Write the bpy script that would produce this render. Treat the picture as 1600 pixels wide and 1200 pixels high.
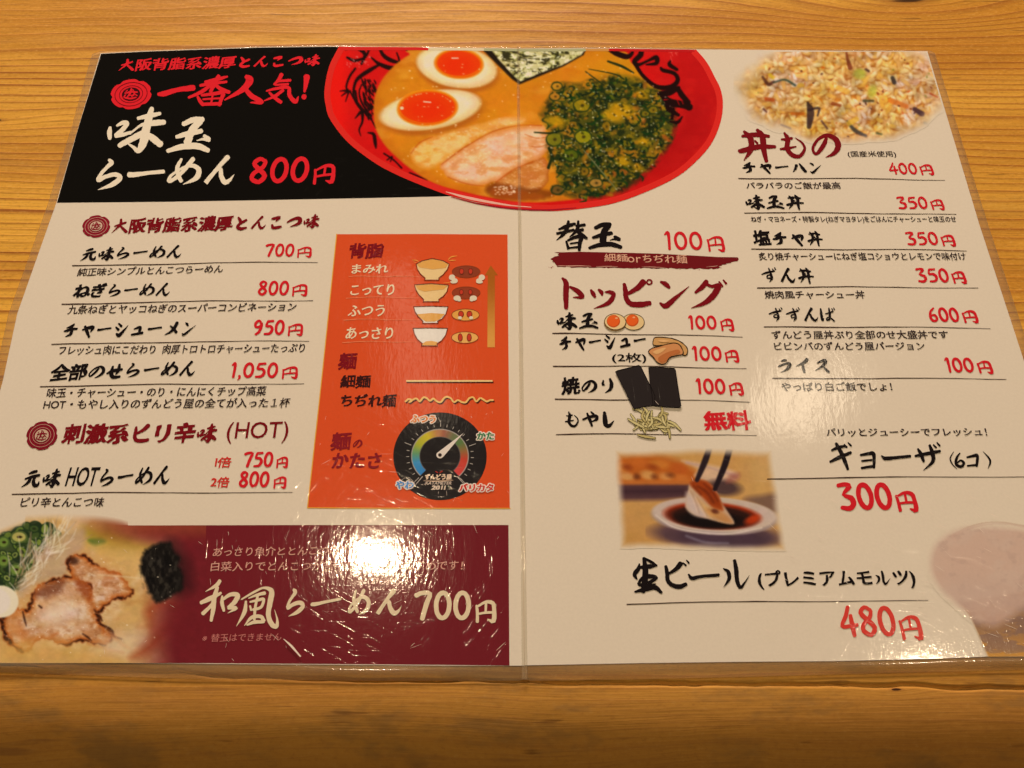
import bpy, math, random
import numpy as np
from mathutils import Matrix, Vector, noise as mn

# ------------------------------------------------------------------ camera, world, lamps, exposure
S = bpy.context.scene
for o in list(bpy.data.objects):
    bpy.data.objects.remove(o)
COL = S.collection
CAM_POS = (0.20559, -0.04643, 0.30327)
CAM_R = ((0.999987, 0.004650, -0.001966), (-0.005036, 0.891622, -0.452752), (-0.000352, 0.452756, 0.891635))
FOCAL = 1310.0
cam_d = bpy.data.cameras.new("camera")
cam_d.sensor_width = 36.0
cam_d.lens = FOCAL / 1600 * 36
cam_d.clip_start, cam_d.clip_end = 0.01, 60
cam = bpy.data.objects.new("camera", cam_d)
COL.objects.link(cam)
m4 = Matrix(CAM_R).to_4x4()
m4.translation = CAM_POS
cam.matrix_world = m4
S.camera = cam

W = bpy.data.worlds.new("World")
S.world = W
W.use_nodes = True
bg = W.node_tree.nodes["Background"]
bg.inputs[0].default_value = (1.0, 0.70, 0.42, 1)
bg.inputs[1].default_value = 0.06
S.view_settings.view_transform = 'Standard'
S.view_settings.look = 'None'
S.view_settings.exposure = 0.0
S.view_settings.gamma = 1.0


def lamp(name, loc, power, radius, color=(1.0, 0.80, 0.56)):
    l = bpy.data.lights.new(name, 'POINT')
    l.energy = power
    l.shadow_soft_size = radius
    l.color = color
    o = bpy.data.objects.new(name, l)
    o.location = loc
    COL.objects.link(o)
    return o


def area(name, loc, target, sx, sy, power, color=(1.0, 0.80, 0.56)):
    l = bpy.data.lights.new(name, 'AREA')
    l.shape = 'RECTANGLE'
    l.size, l.size_y = sx, sy
    l.energy = power
    l.color = color
    o = bpy.data.objects.new(name, l)
    o.location = loc
    d = Vector(target) - Vector(loc)
    o.rotation_euler = d.to_track_quat('-Z', 'Y').to_euler()
    COL.objects.link(o)
    return o


lamp("pendant_bulb", (-0.005, 0.311, 1.0), 10.0, 0.018, (1.0, 0.76, 0.48))
lamp("pendant_bulb", (0.815, 0.118, 1.0), 6.6, 0.024, (1.0, 0.76, 0.48))
area("far_key_light", (-0.05, 2.7, 0.95), (0.2, 0.1, 0), 1.4, 0.35, 104, (1.0, 0.785, 0.64))  # added soft key from the far side, brightens the top of the menu
area("counter_lamp", (0.80, 0.71, 1.25), (0.3, 0.1, 0), 0.12, 0.16, 0.45)
area("panel_sheen_light", (0.0, 0.83, 1.25), (0.17, 0.1, 0), 0.09, 0.34, 0.20)  # added faint source, placed to give the sheen on the orange panel

# ------------------------------------------------------------------ basics
RM = np.array(CAM_R)
CP = np.array(CAM_POS)
H0 = 0.0012                       # height of the menu's printed sheet above the table


def at(px, py, z=H0):
    """point of the plane z under a photograph position (1600 x 1200)"""
    px = np.asarray(px, float)
    py = np.asarray(py, float)
    d = np.stack([(px - 800) / FOCAL, -(py - 600) / FOCAL, -np.ones_like(px)], -1) @ RM.T
    k = (z - CP[2]) / d[..., 2]
    return (CP + d * k[..., None])[..., :2]


def px_of(x, y, z=H0):
    p = (np.array([x, y, z]) - CP) @ RM
    return 800 + FOCAL * p[0] / -p[2], 600 - FOCAL * p[1] / -p[2]


def lin(c):
    c = np.asarray(c, float)
    if c.max() > 1.001:
        c = c / 255.0
    return np.where(c <= 0.04045, c / 12.92, ((c + 0.055) / 1.055) ** 2.4)


PAPER = np.array([0.80, 0.755, 0.66])
REF = lin((224, 200, 164)) / PAPER


def alb(c):
    return np.clip(lin(c) / REF, 0.004, 0.9)


def link(name, me, parent=None, mat=None):
    o = bpy.data.objects.new(name, me)
    COL.objects.link(o)
    if parent is not None:
        o.parent = parent
    if mat is not None:
        me.materials.append(mat)
    return o


def mesh(name, verts, faces, mat, parent=None):
    me = bpy.data.meshes.new(name)
    me.from_pydata([tuple(map(float, v)) for v in verts], [], faces)
    me.update()
    return link(name, me, parent, mat)


# ------------------------------------------------------------------ materials
def coat_group():
    """scratched, slightly wavy laminate: normal used by the clear coat of every printed surface"""
    g = bpy.data.node_groups.new("laminate_relief", 'ShaderNodeTree')
    g.interface.new_socket("Normal", in_out='OUTPUT', socket_type='NodeSocketVector')
    N, L = g.nodes, g.links
    out = N.new("NodeGroupOutput")
    geo = N.new("ShaderNodeNewGeometry")

    def noise_(scale_vec, rot=0.0, detail=2.0, scale=1.0, rough=0.5):
        mp = N.new("ShaderNodeMapping")
        mp.inputs['Rotation'].default_value = (0, 0, rot)
        mp.inputs['Scale'].default_value = scale_vec
        if rot:
            m0 = N.new("ShaderNodeMapping")
            m0.inputs['Rotation'].default_value = (0, 0, rot)
            L.new(geo.outputs['Position'], m0.inputs['Vector'])
            mp.inputs['Rotation'].default_value = (0, 0, 0)
            L.new(m0.outputs[0], mp.inputs['Vector'])
        else:
            L.new(geo.outputs['Position'], mp.inputs['Vector'])
        n = N.new("ShaderNodeTexNoise")
        n.inputs['Scale'].default_value = scale
        n.inputs['Detail'].default_value = detail
        n.inputs['Roughness'].default_value = rough
        L.new(mp.outputs[0], n.inputs['Vector'])
        return n.outputs[0]

    def ramp(sock, a, b):
        r = N.new("ShaderNodeMapRange")
        r.inputs['From Min'].default_value = a
        r.inputs['From Max'].default_value = b
        L.new(sock, r.inputs['Value'])
        return r.outputs[0]

    def bump(h, dist, strength, prev=None):
        b = N.new("ShaderNodeBump")
        b.inputs['Distance'].default_value = dist
        b.inputs['Strength'].default_value = strength
        L.new(h, b.inputs['Height'])
        if prev is not None:
            L.new(prev, b.inputs['Normal'])
        return b.outputs[0]

    n = bump(noise_((14, 9, 1), detail=1), 0.0007, 1.0)
    n = bump(noise_((900, 330, 1), detail=3), 0.000042, 0.9, n)
    n = bump(noise_((150, 48, 1), detail=2), 0.00010, 0.9, n)
    for rot, a in ((0.5, 0.73), (-0.9, 0.735), (1.5, 0.73), (0.05, 0.74)):
        s = ramp(noise_((75, 1500, 1), rot=rot, detail=0.0), a, a + 0.05)
        n = bump(s, 0.000007, 1.0, n)
    L.new(n, out.inputs[0])
    return g


CG = coat_group()


def print_mat(name, color=None, vcol=False, coat=1.0, grain=0.0):
    m = bpy.data.materials.new(name)
    m.use_nodes = True
    N, L = m.node_tree.nodes, m.node_tree.links
    b = N["Principled BSDF"]
    b.inputs['Roughness'].default_value = 0.5
    b.inputs['Specular IOR Level'].default_value = 0.0
    b.inputs['Coat Weight'].default_value = coat
    b.inputs['Coat Roughness'].default_value = 0.075
    b.inputs['Coat IOR'].default_value = 1.5
    g = N.new("ShaderNodeGroup")
    g.node_tree = CG
    L.new(g.outputs[0], b.inputs['Coat Normal'])
    geo = N.new("ShaderNodeNewGeometry")
    n = N.new("ShaderNodeTexNoise")
    n.inputs['Scale'].default_value = 900
    n.inputs['Detail'].default_value = 3
    L.new(geo.outputs['Position'], n.inputs['Vector'])
    mr = N.new("ShaderNodeMapRange")
    mr.inputs['To Min'].default_value = 1 - 0.05 - grain
    mr.inputs['To Max'].default_value = 1 + 0.05 + grain
    L.new(n.outputs[0], mr.inputs['Value'])
    mx = N.new("ShaderNodeVectorMath")
    mx.operation = 'SCALE'
    L.new(mr.outputs[0], mx.inputs['Scale'])
    if vcol:
        a = N.new("ShaderNodeAttribute")
        a.attribute_name = "ink"
        L.new(a.outputs['Color'], mx.inputs[0])
    else:
        mx.inputs[0].default_value = tuple(alb(color)) if np.max(color) > 1 else tuple(color)
    L.new(mx.outputs[0], b.inputs['Base Color'])
    return m


MATS = {}


def ink(c):
    c = tuple(c)
    if c not in MATS:
        MATS[c] = print_mat("ink_%d_%d_%d" % c, c)
    return MATS[c]


VM = print_mat("photo_print_ink", vcol=True)

BLACK = (12, 6, 6)
TEXT = (24, 17, 16)
DESC = (54, 38, 32)
RED = (208, 30, 36)
BRED = (224, 34, 40)
MAROON = (122, 16, 22)
CREAM = (238, 212, 172)


# ------------------------------------------------------------------ vector printing in photo positions
_jit = np.random.RandomState(4)


def shape_px(name, polys, mat, parent, layer):
    """polys: list of (points, faces) in photo positions -> mesh on the sheet; layer in units of 20 micrometres"""
    V, F = [], []
    for k, (p, f) in enumerate(polys):
        b = len(V)
        xy = at(np.array([q[0] for q in p]), np.array([q[1] for q in p]))
        z = H0 + layer * 2e-5 + (k % 24) * 3e-6
        dz = np.array([q[2] if len(q) > 2 else 0.0 for q in p]) + _jit.rand(len(p)) * 1.0e-6
        V += [(x, y, z + d) for (x, y), d in zip(xy, dz)]
        for q in f:
            F.append([b + i for i in q])
    me = bpy.data.meshes.new(name)
    me.from_pydata(V, [], F)
    # make every face look up
    bad = [pl.index for pl in me.polygons if pl.normal.z < 0]
    if bad:
        F2 = [list(pl.vertices)[::-1] if pl.index in set(bad) else list(pl.vertices) for pl in me.polygons]
        me2 = bpy.data.meshes.new(name)
        me2.from_pydata(V, [], F2)
        bpy.data.meshes.remove(me)
        me = me2
    me.update()
    return link(name, me, parent, mat)


def spline(pts, n=6):
    P = np.array(pts, float)
    if len(P) < 3:
        t = np.linspace(0, 1, 5)[:, None]
        return P[0] * (1 - t) + P[-1] * t
    Q = np.vstack([2 * P[0] - P[1], P, 2 * P[-1] - P[-2]])
    out = []
    for i in range(1, len(Q) - 2):
        for k in range(n):
            t = k / n
            a, b, c, d = Q[i - 1], Q[i], Q[i + 1], Q[i + 2]
            out.append(0.5 * (2 * b + (c - a) * t + (2 * a - 5 * b + 4 * c - d) * t * t + (3 * b - a - 3 * c + d) * t ** 3))
    out.append(P[-1])
    return np.array(out)


rnd = random.Random(5)


def ribbon(pts, n=6, rough=0.06):
    """brush stroke outline from (x, y, width) points"""
    P = spline(pts, n)
    P[:, 2] = np.maximum(P[:, 2], 0.02 * P[:, 2].max())
    d = np.gradient(P[:, :2], axis=0)
    d /= np.maximum(np.linalg.norm(d, axis=1), 1e-9)[:, None]
    nr = np.stack([-d[:, 1], d[:, 0]], 1)
    wl = P[:, 2] / 2 * (1 + rough * np.array([rnd.uniform(-1, 1) for _ in P]))
    wr = P[:, 2] / 2 * (1 + rough * np.array([rnd.uniform(-1, 1) for _ in P]))
    Lh, Rh = P[:, :2] + nr * wl[:, None], P[:, :2] - nr * wr[:, None]
    pts2, faces = [], []
    for i, (a, b) in enumerate(zip(Lh, Rh)):
        dz = 2.5e-6 * i / len(P)
        pts2 += [(*a, dz), (*b, dz)]
    for i in range(len(P) - 1):
        faces.append([2 * i, 2 * i + 1, 2 * i + 3, 2 * i + 2])
    for end, s in ((0, -1), (len(P) - 1, 1)):     # rounded, slightly flattened ends
        c, dd, w = P[end, :2], d[end] * s, P[end, 2] / 2
        base = len(pts2)
        arc = [2 * end]
        for k in range(1, 5):
            a = math.pi * k / 5
            q = c + nr[end] * w * math.cos(a) + dd * w * 0.75 * math.sin(a)
            pts2.append((*q, 2.5e-6 * end / len(P)))
            arc.append(base + k - 1)
        arc.append(2 * end + 1)
        faces.append(arc)
    return pts2, faces


def poly(pts):
    """concave polygon -> triangles"""
    from mathutils.geometry import tessellate_polygon
    tri = tessellate_polygon([[Vector((x, y, 0)) for x, y in pts]])
    return [tuple(p) for p in pts], [list(t) for t in tri]


def ellipse_pts(cx, cy, rx, ry, ang=0, n=40, a0=0, a1=2 * math.pi):
    ca, sa = math.cos(ang), math.sin(ang)
    out = []
    for k in range(n):
        t = a0 + (a1 - a0) * k / n
        x, y = rx * math.cos(t), ry * math.sin(t)
        out.append((cx + x * ca - y * sa, cy + x * sa + y * ca))
    return out


def ell(cx, cy, rx, ry, ang=0, n=40):
    return ellipse_pts(cx, cy, rx, ry, ang, n), [list(range(n))]


def ring(outer, inner):
    n = len(outer)
    return list(outer) + list(inner), [[i, (i + 1) % n, n + (i + 1) % n, n + i] for i in range(n)]


# ------------------------------------------------------------------ brush glyphs (strokes of x, y, width)
def Z(ox, oy, s, strokes):
    return [[(ox + x / s, oy + y / s, w / s) for x, y, w in st] for st in strokes]


A1 = (140, 160, 6.667)
A2 = (160, 75, 4.444)
A3 = (860, 335, 5.333)
A4 = (1140, 190, 5.714)
A5 = (975, 860, 6.667)
A6 = (1280, 660, 5.714)
A7 = (300, 900, 6.154)
B1 = (70, 365, 5.108)
B2 = (120, 325, 4.0)
B4 = (860, 480, 5.0)
B8 = (1180, 410, 6.315)
TR = {}
TR['味'] = Z(*A1, [[(215, 262, 30), (208, 320, 52), (212, 378, 38)], [(285, 245, 22), (345, 215, 45), (392, 222, 46), (340, 290, 48), (278, 345, 50)],
    [(275, 350, 46), (360, 335, 40), (440, 310, 26)], [(505, 168, 34), (610, 145, 50), (735, 118, 36)],
    [(420, 330, 20), (520, 250, 26), (580, 232, 50), (690, 215, 62), (778, 208, 52)], [(312, 452, 50), (420, 392, 60), (560, 320, 64)],
    [(650, 62, 42), (625, 150, 72), (590, 290, 86), (560, 420, 84), (508, 508, 52), (460, 470, 34), (400, 432, 14)],
    [(590, 330, 50), (660, 375, 74), (740, 440, 66)]])
TR['玉'] = Z(*A1, [[(978, 228, 46), (1080, 185, 60), (1178, 180, 56)], [(1150, 200, 70), (1070, 290, 74), (1020, 420, 80)],
    [(908, 362, 38), (1020, 330, 58), (1165, 300, 48)], [(815, 508, 40), (960, 465, 62), (1120, 458, 66), (1235, 502, 50)],
    [(1120, 400, 10), (1180, 385, 26), (1245, 392, 46)], [(1195, 350, 34), (1245, 385, 44)]])
TR['ら'] = Z(*A1, [[(205, 600, 30), (228, 630, 50), (180, 680, 38), (125, 740, 38), (92, 812, 44), (170, 775, 42), (270, 752, 46), (318, 790, 52), (235, 858, 50), (90, 912, 6)]])
TR['ー'] = Z(*A1, [[(412, 755, 56), (470, 755, 52), (600, 738, 40), (772, 722, 40)]])
TR['め'] = Z(*A1, [[(958, 592, 26), (915, 680, 44), (925, 760, 46), (955, 822, 40)],
    [(1080, 590, 46), (1040, 640, 46), (960, 735, 40), (880, 800, 40), (828, 822, 40), (850, 765, 30), (960, 690, 28), (1070, 660, 42), (1138, 705, 54), (1110, 790, 52), (975, 856, 6)]])
TR['ん'] = Z(*A1, [[(1440, 572, 54), (1340, 680, 40), (1208, 842, 46), (1290, 745, 24), (1360, 690, 38), (1372, 770, 48), (1410, 832, 54), (1460, 810, 34), (1508, 752, 4)]])
TR['一'] = Z(*A2, [[(390, 322, 24), (430, 318, 38), (520, 292, 32), (632, 278, 42)]])
TR['番'] = Z(*A2, [[(868, 200, 14), (800, 218, 28), (715, 238, 20)], [(680, 262, 20), (760, 248, 24), (862, 236, 18)], [(600, 345, 18), (690, 305, 26), (770, 245, 22)],
    [(775, 250, 20), (830, 290, 30), (880, 308, 26)], [(808, 195, 26), (778, 250, 30), (752, 305, 24)], [(662, 340, 18), (680, 372, 26), (700, 395, 26)],
    [(690, 330, 18), (780, 318, 24), (838, 312, 28), (825, 360, 26), (812, 398, 22)], [(700, 392, 22), (822, 388, 24)], [(700, 358, 14), (815, 350, 14)], [(768, 320, 14), (755, 388, 14)]])
TR['人'] = Z(*A2, [[(1000, 200, 30), (1025, 225, 50), (975, 290, 38), (850, 362, 10)], [(985, 270, 24), (1030, 330, 36), (1108, 378, 30), (1030, 380, 8)]])
TR['気'] = Z(*A2, [[(1245, 185, 28), (1222, 225, 24), (1190, 255, 10)], [(1215, 232, 18), (1305, 226, 20)], [(1200, 258, 15), (1290, 252, 16)],
    [(1140, 300, 12), (1200, 285, 20), (1290, 275, 24), (1300, 330, 28), (1340, 374, 30), (1362, 340, 8)], [(1255, 295, 22), (1200, 335, 22), (1125, 368, 8)], [(1160, 312, 16), (1195, 345, 24), (1240, 378, 26)]])
TR['!'] = Z(*A2, [[(1420, 200, 44), (1412, 260, 30), (1404, 305, 16)], [(1396, 340, 36), (1404, 342, 38)]])
TR['替'] = Z(*A3, [[(72, 125, 18), (140, 98, 34), (205, 80, 24)], [(150, 58, 22), (140, 110, 36), (110, 165, 30), (52, 215, 6)], [(55, 160, 22), (120, 148, 26), (195, 130, 22)],
    [(215, 98, 20), (285, 88, 26)], [(232, 58, 20), (228, 110, 30), (205, 150, 26), (160, 190, 8)], [(200, 145, 20), (270, 128, 28)], [(225, 140, 24), (260, 170, 34), (302, 200, 24)],
    [(132, 225, 18), (150, 285, 28)], [(145, 218, 18), (210, 190, 30), (255, 188, 36), (245, 240, 34), (240, 298, 26)], [(165, 245, 14), (225, 235, 14)], [(160, 280, 16), (240, 272, 20)]])
TR['ト'] = Z(*A3, [[(100, 532, 18), (130, 575, 46), (128, 680, 48), (132, 782, 34)], [(165, 605, 20), (225, 640, 42), (268, 688, 34), (190, 692, 8)]])
TR['ッ'] = Z(*A3, [[(338, 632, 20), (355, 660, 36), (372, 690, 22)], [(402, 628, 20), (425, 650, 34), (432, 675, 14)], [(455, 648, 12), (500, 650, 34), (528, 672, 34), (480, 740, 38), (362, 786, 4)]])
TR['ピ'] = Z(*A3, [[(615, 582, 28), (625, 640, 42), (632, 700, 42), (670, 745, 44), (750, 752, 48), (828, 740, 40)], [(775, 562, 52), (725, 615, 44), (640, 665, 26)]])
TR['ン'] = Z(*A3, [[(918, 562, 16), (960, 582, 40), (990, 610, 24)], [(912, 740, 14), (962, 762, 46), (1050, 690, 32), (1155, 600, 4)]])
TR['グ'] = Z(*A3, [[(1300, 560, 40), (1265, 605, 42), (1208, 652, 22)], [(1285, 572, 24), (1340, 600, 26), (1398, 598, 46), (1365, 665, 52), (1290, 735, 40), (1172, 782, 4)],
    [(1405, 562, 14), (1432, 600, 20)], [(1440, 548, 12), (1465, 578, 18)]])
TR['丼'] = Z(*A4, [[(112, 132, 24), (220, 118, 42), (350, 132, 28)], [(82, 262, 26), (110, 262, 44), (250, 228, 46), (405, 226, 30)], [(128, 90, 24), (185, 150, 52), (190, 250, 48), (128, 348, 8)],
    [(246, 76, 30), (290, 130, 52), (305, 250, 50), (328, 355, 34)], [(225, 172, 16), (248, 195, 20)]])
TR['も'] = Z(*A4, [[(488, 102, 18), (518, 160, 46), (512, 240, 42), (560, 300, 40), (625, 310, 34), (668, 250, 26), (650, 195, 20), (588, 148, 8)], [(462, 160, 16), (505, 160, 26), (556, 150, 24)], [(452, 246, 18), (510, 240, 28), (592, 224, 12)]])
TR['の'] = Z(*A4, [[(866, 110, 8), (856, 170, 36), (820, 240, 40), (770, 290, 26), (742, 240, 26), (790, 160, 28), (870, 124, 36), (945, 160, 50), (968, 225, 54), (930, 285, 38), (856, 322, 4)]])
TR['ハ'] = Z(*A4, [[(585, 392, 24), (572, 425, 18), (548, 448, 5)], [(615, 380, 12), (645, 415, 26), (675, 445, 26)]])
TR['生'] = Z(*A5, [[(160, 140, 14), (150, 190, 44), (110, 250, 44), (135, 300, 16)], [(140, 180, 20), (240, 170, 50), (340, 158, 24)], [(208, 82, 36), (222, 200, 60), (215, 330, 64), (200, 430, 46)],
    [(150, 350, 30), (180, 300, 34), (250, 270, 50), (335, 285, 36), (260, 340, 40)], [(115, 432, 22), (230, 402, 52), (320, 385, 52), (390, 440, 30)], [(215, 85, 26), (290, 125, 30), (340, 160, 20)], [(160, 355, 40), (230, 370, 40), (330, 350, 14)]])
TR['ビ'] = Z(*A5, [[(435, 165, 32), (450, 240, 44), (455, 310, 44), (500, 360, 46), (580, 378, 50), (645, 352, 40)], [(590, 138, 54), (540, 195, 44), (470, 240, 26)],
    [(612, 128, 12), (645, 158, 20)], [(650, 102, 12), (676, 132, 20)]])
TR['ル'] = Z(*A5, [[(1035, 190, 12), (1085, 225, 40), (1092, 300, 36), (1038, 382, 6)], [(1150, 105, 34), (1168, 200, 46), (1178, 320, 44), (1212, 385, 34), (1250, 345, 20), (1304, 262, 4)]])
TR['ギ'] = Z(*A6, [[(112, 250, 20), (170, 225, 32), (235, 212, 22)], [(98, 352, 22), (180, 312, 34), (280, 270, 28)], [(150, 190, 28), (195, 270, 38), (225, 340, 36), (255, 418, 24)], [(222, 198, 12), (245, 222, 18)], [(258, 182, 12), (284, 210, 18)]])
TR['ョ'] = Z(*A6, [[(368, 292, 20), (440, 280, 30), (485, 285, 34), (488, 405, 22)], [(380, 345, 18), (468, 335, 18)], [(378, 408, 22), (480, 392, 26)]])
TR['長'] = Z(*A6, [[(555, 300, 14), (590, 322, 34), (680, 315, 28), (810, 302, 26)]])
TR['ザ'] = Z(*A6, [[(858, 300, 22), (950, 282, 32), (1075, 258, 28)], [(880, 238, 18), (905, 280, 34), (932, 348, 24)], [(985, 205, 24), (1008, 270, 36), (1012, 350, 32), (928, 430, 4)], [(1018, 200, 12), (1042, 225, 18)], [(1050, 182, 12), (1075, 210, 18)]])
TR['6'] = Z(*A6, [[(1255, 275, 12), (1225, 320, 24), (1222, 375, 26), (1265, 395, 26), (1290, 365, 24), (1262, 340, 18), (1228, 365, 14)]])
TR['コ'] = Z(*A6, [[(1318, 312, 16), (1380, 298, 26), (1410, 300, 28), (1405, 390, 22)], [(1322, 388, 16), (1405, 380, 20)]])
TR['（'] = Z(*A6, [[(1198, 262, 4), (1170, 320, 14), (1185, 370, 12), (1230, 418, 3)]])
TR['）'] = Z(*A6, [[(1462, 260, 3), (1515, 320, 16), (1525, 360, 18), (1505, 414, 4)]])
TR['和'] = Z(*A7, [[(268, 48, 36), (235, 90, 36), (132, 150, 6)], [(88, 258, 34), (180, 215, 46), (278, 165, 26)], [(245, 110, 34), (215, 210, 46), (205, 320, 42), (185, 430, 30)],
    [(200, 270, 36), (150, 320, 34), (105, 362, 38)], [(292, 195, 20), (290, 260, 36), (308, 335, 26)], [(300, 225, 26), (370, 180, 38), (440, 185, 46), (408, 255, 44), (350, 300, 26)], [(350, 310, 26), (425, 310, 34), (345, 358, 4)]])
TR['風'] = Z(*A7, [[(520, 245, 22), (505, 350, 38), (428, 484, 4)], [(478, 225, 14), (590, 160, 22), (690, 115, 22), (765, 145, 48), (752, 250, 52), (735, 370, 46), (765, 460, 48), (812, 486, 40), (820, 420, 20), (795, 325, 4)],
    [(545, 215, 10), (620, 185, 26), (700, 165, 34)], [(560, 250, 18), (640, 232, 28), (690, 225, 28), (665, 300, 28), (590, 325, 28)], [(632, 195, 24), (610, 300, 26), (600, 420, 26)],
    [(505, 478, 6), (575, 400, 34), (660, 390, 34), (690, 430, 40)], [(560, 290, 20), (570, 330, 20)], [(530, 472, 16), (600, 445, 34), (690, 440, 30)]])
TR['チ'] = Z(*B1, [[(240, 728, 14), (215, 748, 26), (165, 762, 8)], [(140, 790, 12), (170, 785, 24), (215, 772, 22), (268, 770, 18)], [(222, 752, 14), (212, 800, 28), (195, 822, 24), (150, 838, 5)]])
TR['ャ'] = Z(*B1, [[(290, 786, 10), (325, 772, 20), (360, 768, 22), (342, 802, 8)], [(308, 760, 16), (318, 800, 20), (330, 842, 14)]])
TR['シ'] = Z(*B1, [[(606, 728, 12), (632, 748, 18)], [(582, 755, 12), (606, 775, 20)], [(588, 805, 14), (612, 818, 28), (650, 785, 20), (692, 742, 4)]])
TR['ュ'] = Z(*B1, [[(712, 772, 10), (760, 762, 24), (752, 808, 16)], [(692, 816, 16), (780, 802, 20)]])
TR['メ'] = Z(*B1, [[(1068, 714, 26), (1045, 755, 28), (1010, 790, 22), (955, 816, 5)], [(1005, 740, 12), (1040, 770, 22), (1065, 795, 22)]])
TR['元'] = Z(*B1, [[(340, 125, 14), (370, 115, 22), (400, 108, 22)], [(305, 165, 12), (360, 150, 22), (425, 138, 20)], [(352, 155, 20), (332, 190, 24), (276, 226, 5)], [(388, 150, 20), (375, 185, 26), (385, 212, 26), (412, 212, 24), (425, 185, 6)]])
TR['せ'] = Z(*B1, [[(532, 1118, 14), (580, 1098, 26), (645, 1088, 18)], [(628, 1048, 16), (618, 1095, 26), (598, 1128, 8)], [(578, 1062, 14), (565, 1110, 26), (575, 1148, 26), (628, 1146, 16)]])
TR['大'] = Z(*B2, [[(242, 112, 12), (285, 98, 16), (325, 82, 14)], [(292, 58, 16), (282, 100, 20), (216, 164, 4)], [(282, 108, 12), (302, 135, 18), (322, 160, 20)]])
TR['と'] = Z(*B2, [[(1040, 52, 8), (1052, 72, 14), (1056, 92, 8)], [(1092, 70, 12), (1052, 92, 14), (1036, 115, 14), (1058, 126, 16), (1092, 120, 10)]])
TR['こ'] = Z(*B2, [[(1236, 62, 10), (1278, 55, 16), (1258, 78, 4)], [(1236, 98, 8), (1245, 118, 14), (1290, 112, 12)]])
TR['つ'] = Z(*B2, [[(1314, 88, 8), (1345, 72, 14), (1385, 62, 18), (1398, 82, 20), (1380, 102, 16), (1334, 118, 3)]])
TR['や'] = Z(*B4, [[(248, 888, 14), (310, 865, 20), (362, 858, 26), (368, 885, 22), (325, 905, 6)], [(318, 822, 10), (340, 842, 18)], [(285, 835, 14), (305, 880, 26), (328, 942, 16)]])
TR['し'] = Z(*B4, [[(425, 822, 20), (430, 870, 32), (435, 918, 32), (462, 932, 24), (496, 890, 4)]])
TR['り'] = Z(*B4, [[(408, 570, 12), (405, 605, 22), (420, 612, 6)], [(462, 555, 18), (476, 600, 30), (468, 650, 24), (424, 684, 4)]])
TR['ず'] = Z(*B8, [[(78, 126, 10), (130, 108, 18), (200, 92, 12)], [(145, 70, 12), (162, 115, 20), (172, 160, 22), (150, 194, 4)], [(165, 128, 8), (132, 135, 12), (130, 158, 12), (165, 158, 12)], [(180, 75, 8), (192, 92, 12)], [(200, 62, 8), (210, 78, 12)]])
TR['ば'] = Z(*B8, [[(632, 462, 14), (640, 520, 24), (652, 575, 22), (666, 555, 4)], [(682, 512, 10), (758, 488, 16)], [(716, 455, 12), (725, 520, 22), (722, 565, 18), (695, 572, 12), (700, 548, 10), (735, 552, 14), (772, 582, 16)], [(745, 460, 8), (755, 476, 12)], [(764, 452, 8), (772, 468, 12)]])
TR['ラ'] = Z(*B8, [[(275, 958, 12), (300, 950, 24), (330, 948, 20)], [(238, 1022, 10), (262, 1012, 24), (330, 988, 20), (372, 995, 38), (345, 1050, 28), (268, 1094, 4)]])
TR['イ'] = Z(*B8, [[(518, 958, 30), (490, 992, 26), (415, 1032, 4)], [(478, 1000, 12), (485, 1050, 26), (496, 1095, 20)]])
TR['ス'] = Z(*B8, [[(582, 992, 10), (640, 965, 24), (672, 968, 30), (640, 1020, 24), (562, 1066, 4)], [(640, 1022, 10), (672, 1052, 22), (706, 1082, 22)]])
# digits and yen in a 60 x 100 box
DG = {
    '0': [[(30 + 21 * math.sin(a), 50 - 41 * math.cos(a), 15) for a in np.linspace(0, 2 * math.pi, 17)]],
    '1': [[(14, 20, 8), (24, 8, 14), (29, 14, 17), (29, 50, 15), (27, 94, 14)]],
    '2': [[(8, 24, 12), (28, 8, 15), (46, 22, 16), (34, 56, 14), (8, 90, 12)], [(8, 90, 15), (34, 88, 15), (56, 90, 13)]],
    '3': [[(8, 12, 13), (32, 8, 14), (45, 16, 16), (20, 44, 10), (44, 56, 17), (48, 78, 17), (32, 93, 16), (6, 90, 12)]],
    '4': [[(36, 6, 13), (24, 34, 14), (6, 66, 13), (30, 66, 13), (56, 62, 13)], [(40, 32, 12), (40, 60, 16), (41, 96, 13)]],
    '5': [[(50, 9, 13), (18, 12, 13)], [(18, 12, 12), (13, 42, 13), (36, 42, 15), (50, 62, 17), (38, 88, 15), (8, 92, 11)]],
    '6': [[(44, 8, 11), (22, 32, 15), (12, 64, 16), (18, 88, 15), (36, 93, 15), (49, 76, 15), (40, 54, 14), (22, 58, 11), (13, 70, 8)]],
    '7': [[(6, 18, 15), (24, 10, 14), (50, 12, 15), (40, 45, 16), (28, 94, 15)]],
    '8': [[(46, 16, 12), (28, 7, 14), (13, 24, 15), (30, 46, 16), (50, 70, 16), (34, 93, 15), (12, 80, 15), (16, 60, 14), (40, 38, 14), (47, 18, 12)]],
    '9': [[(46, 30, 14), (30, 7, 14), (11, 24, 15), (16, 48, 14), (40, 42, 13), (47, 22, 12), (46, 50, 15), (36, 80, 15), (18, 95, 12)]],
    '円': [[(8, 26, 10), (12, 50, 13), (14, 96, 14)], [(12, 30, 9), (48, 10, 13), (80, 14, 18), (88, 45, 17), (86, 92, 20), (60, 84, 5)], [(50, 14, 11), (50, 56, 10)], [(16, 62, 9), (50, 56, 11), (84, 54, 11)]],
    ',': [[(12, 86, 15), (14, 98, 12), (6, 112, 4)]],
}


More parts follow.
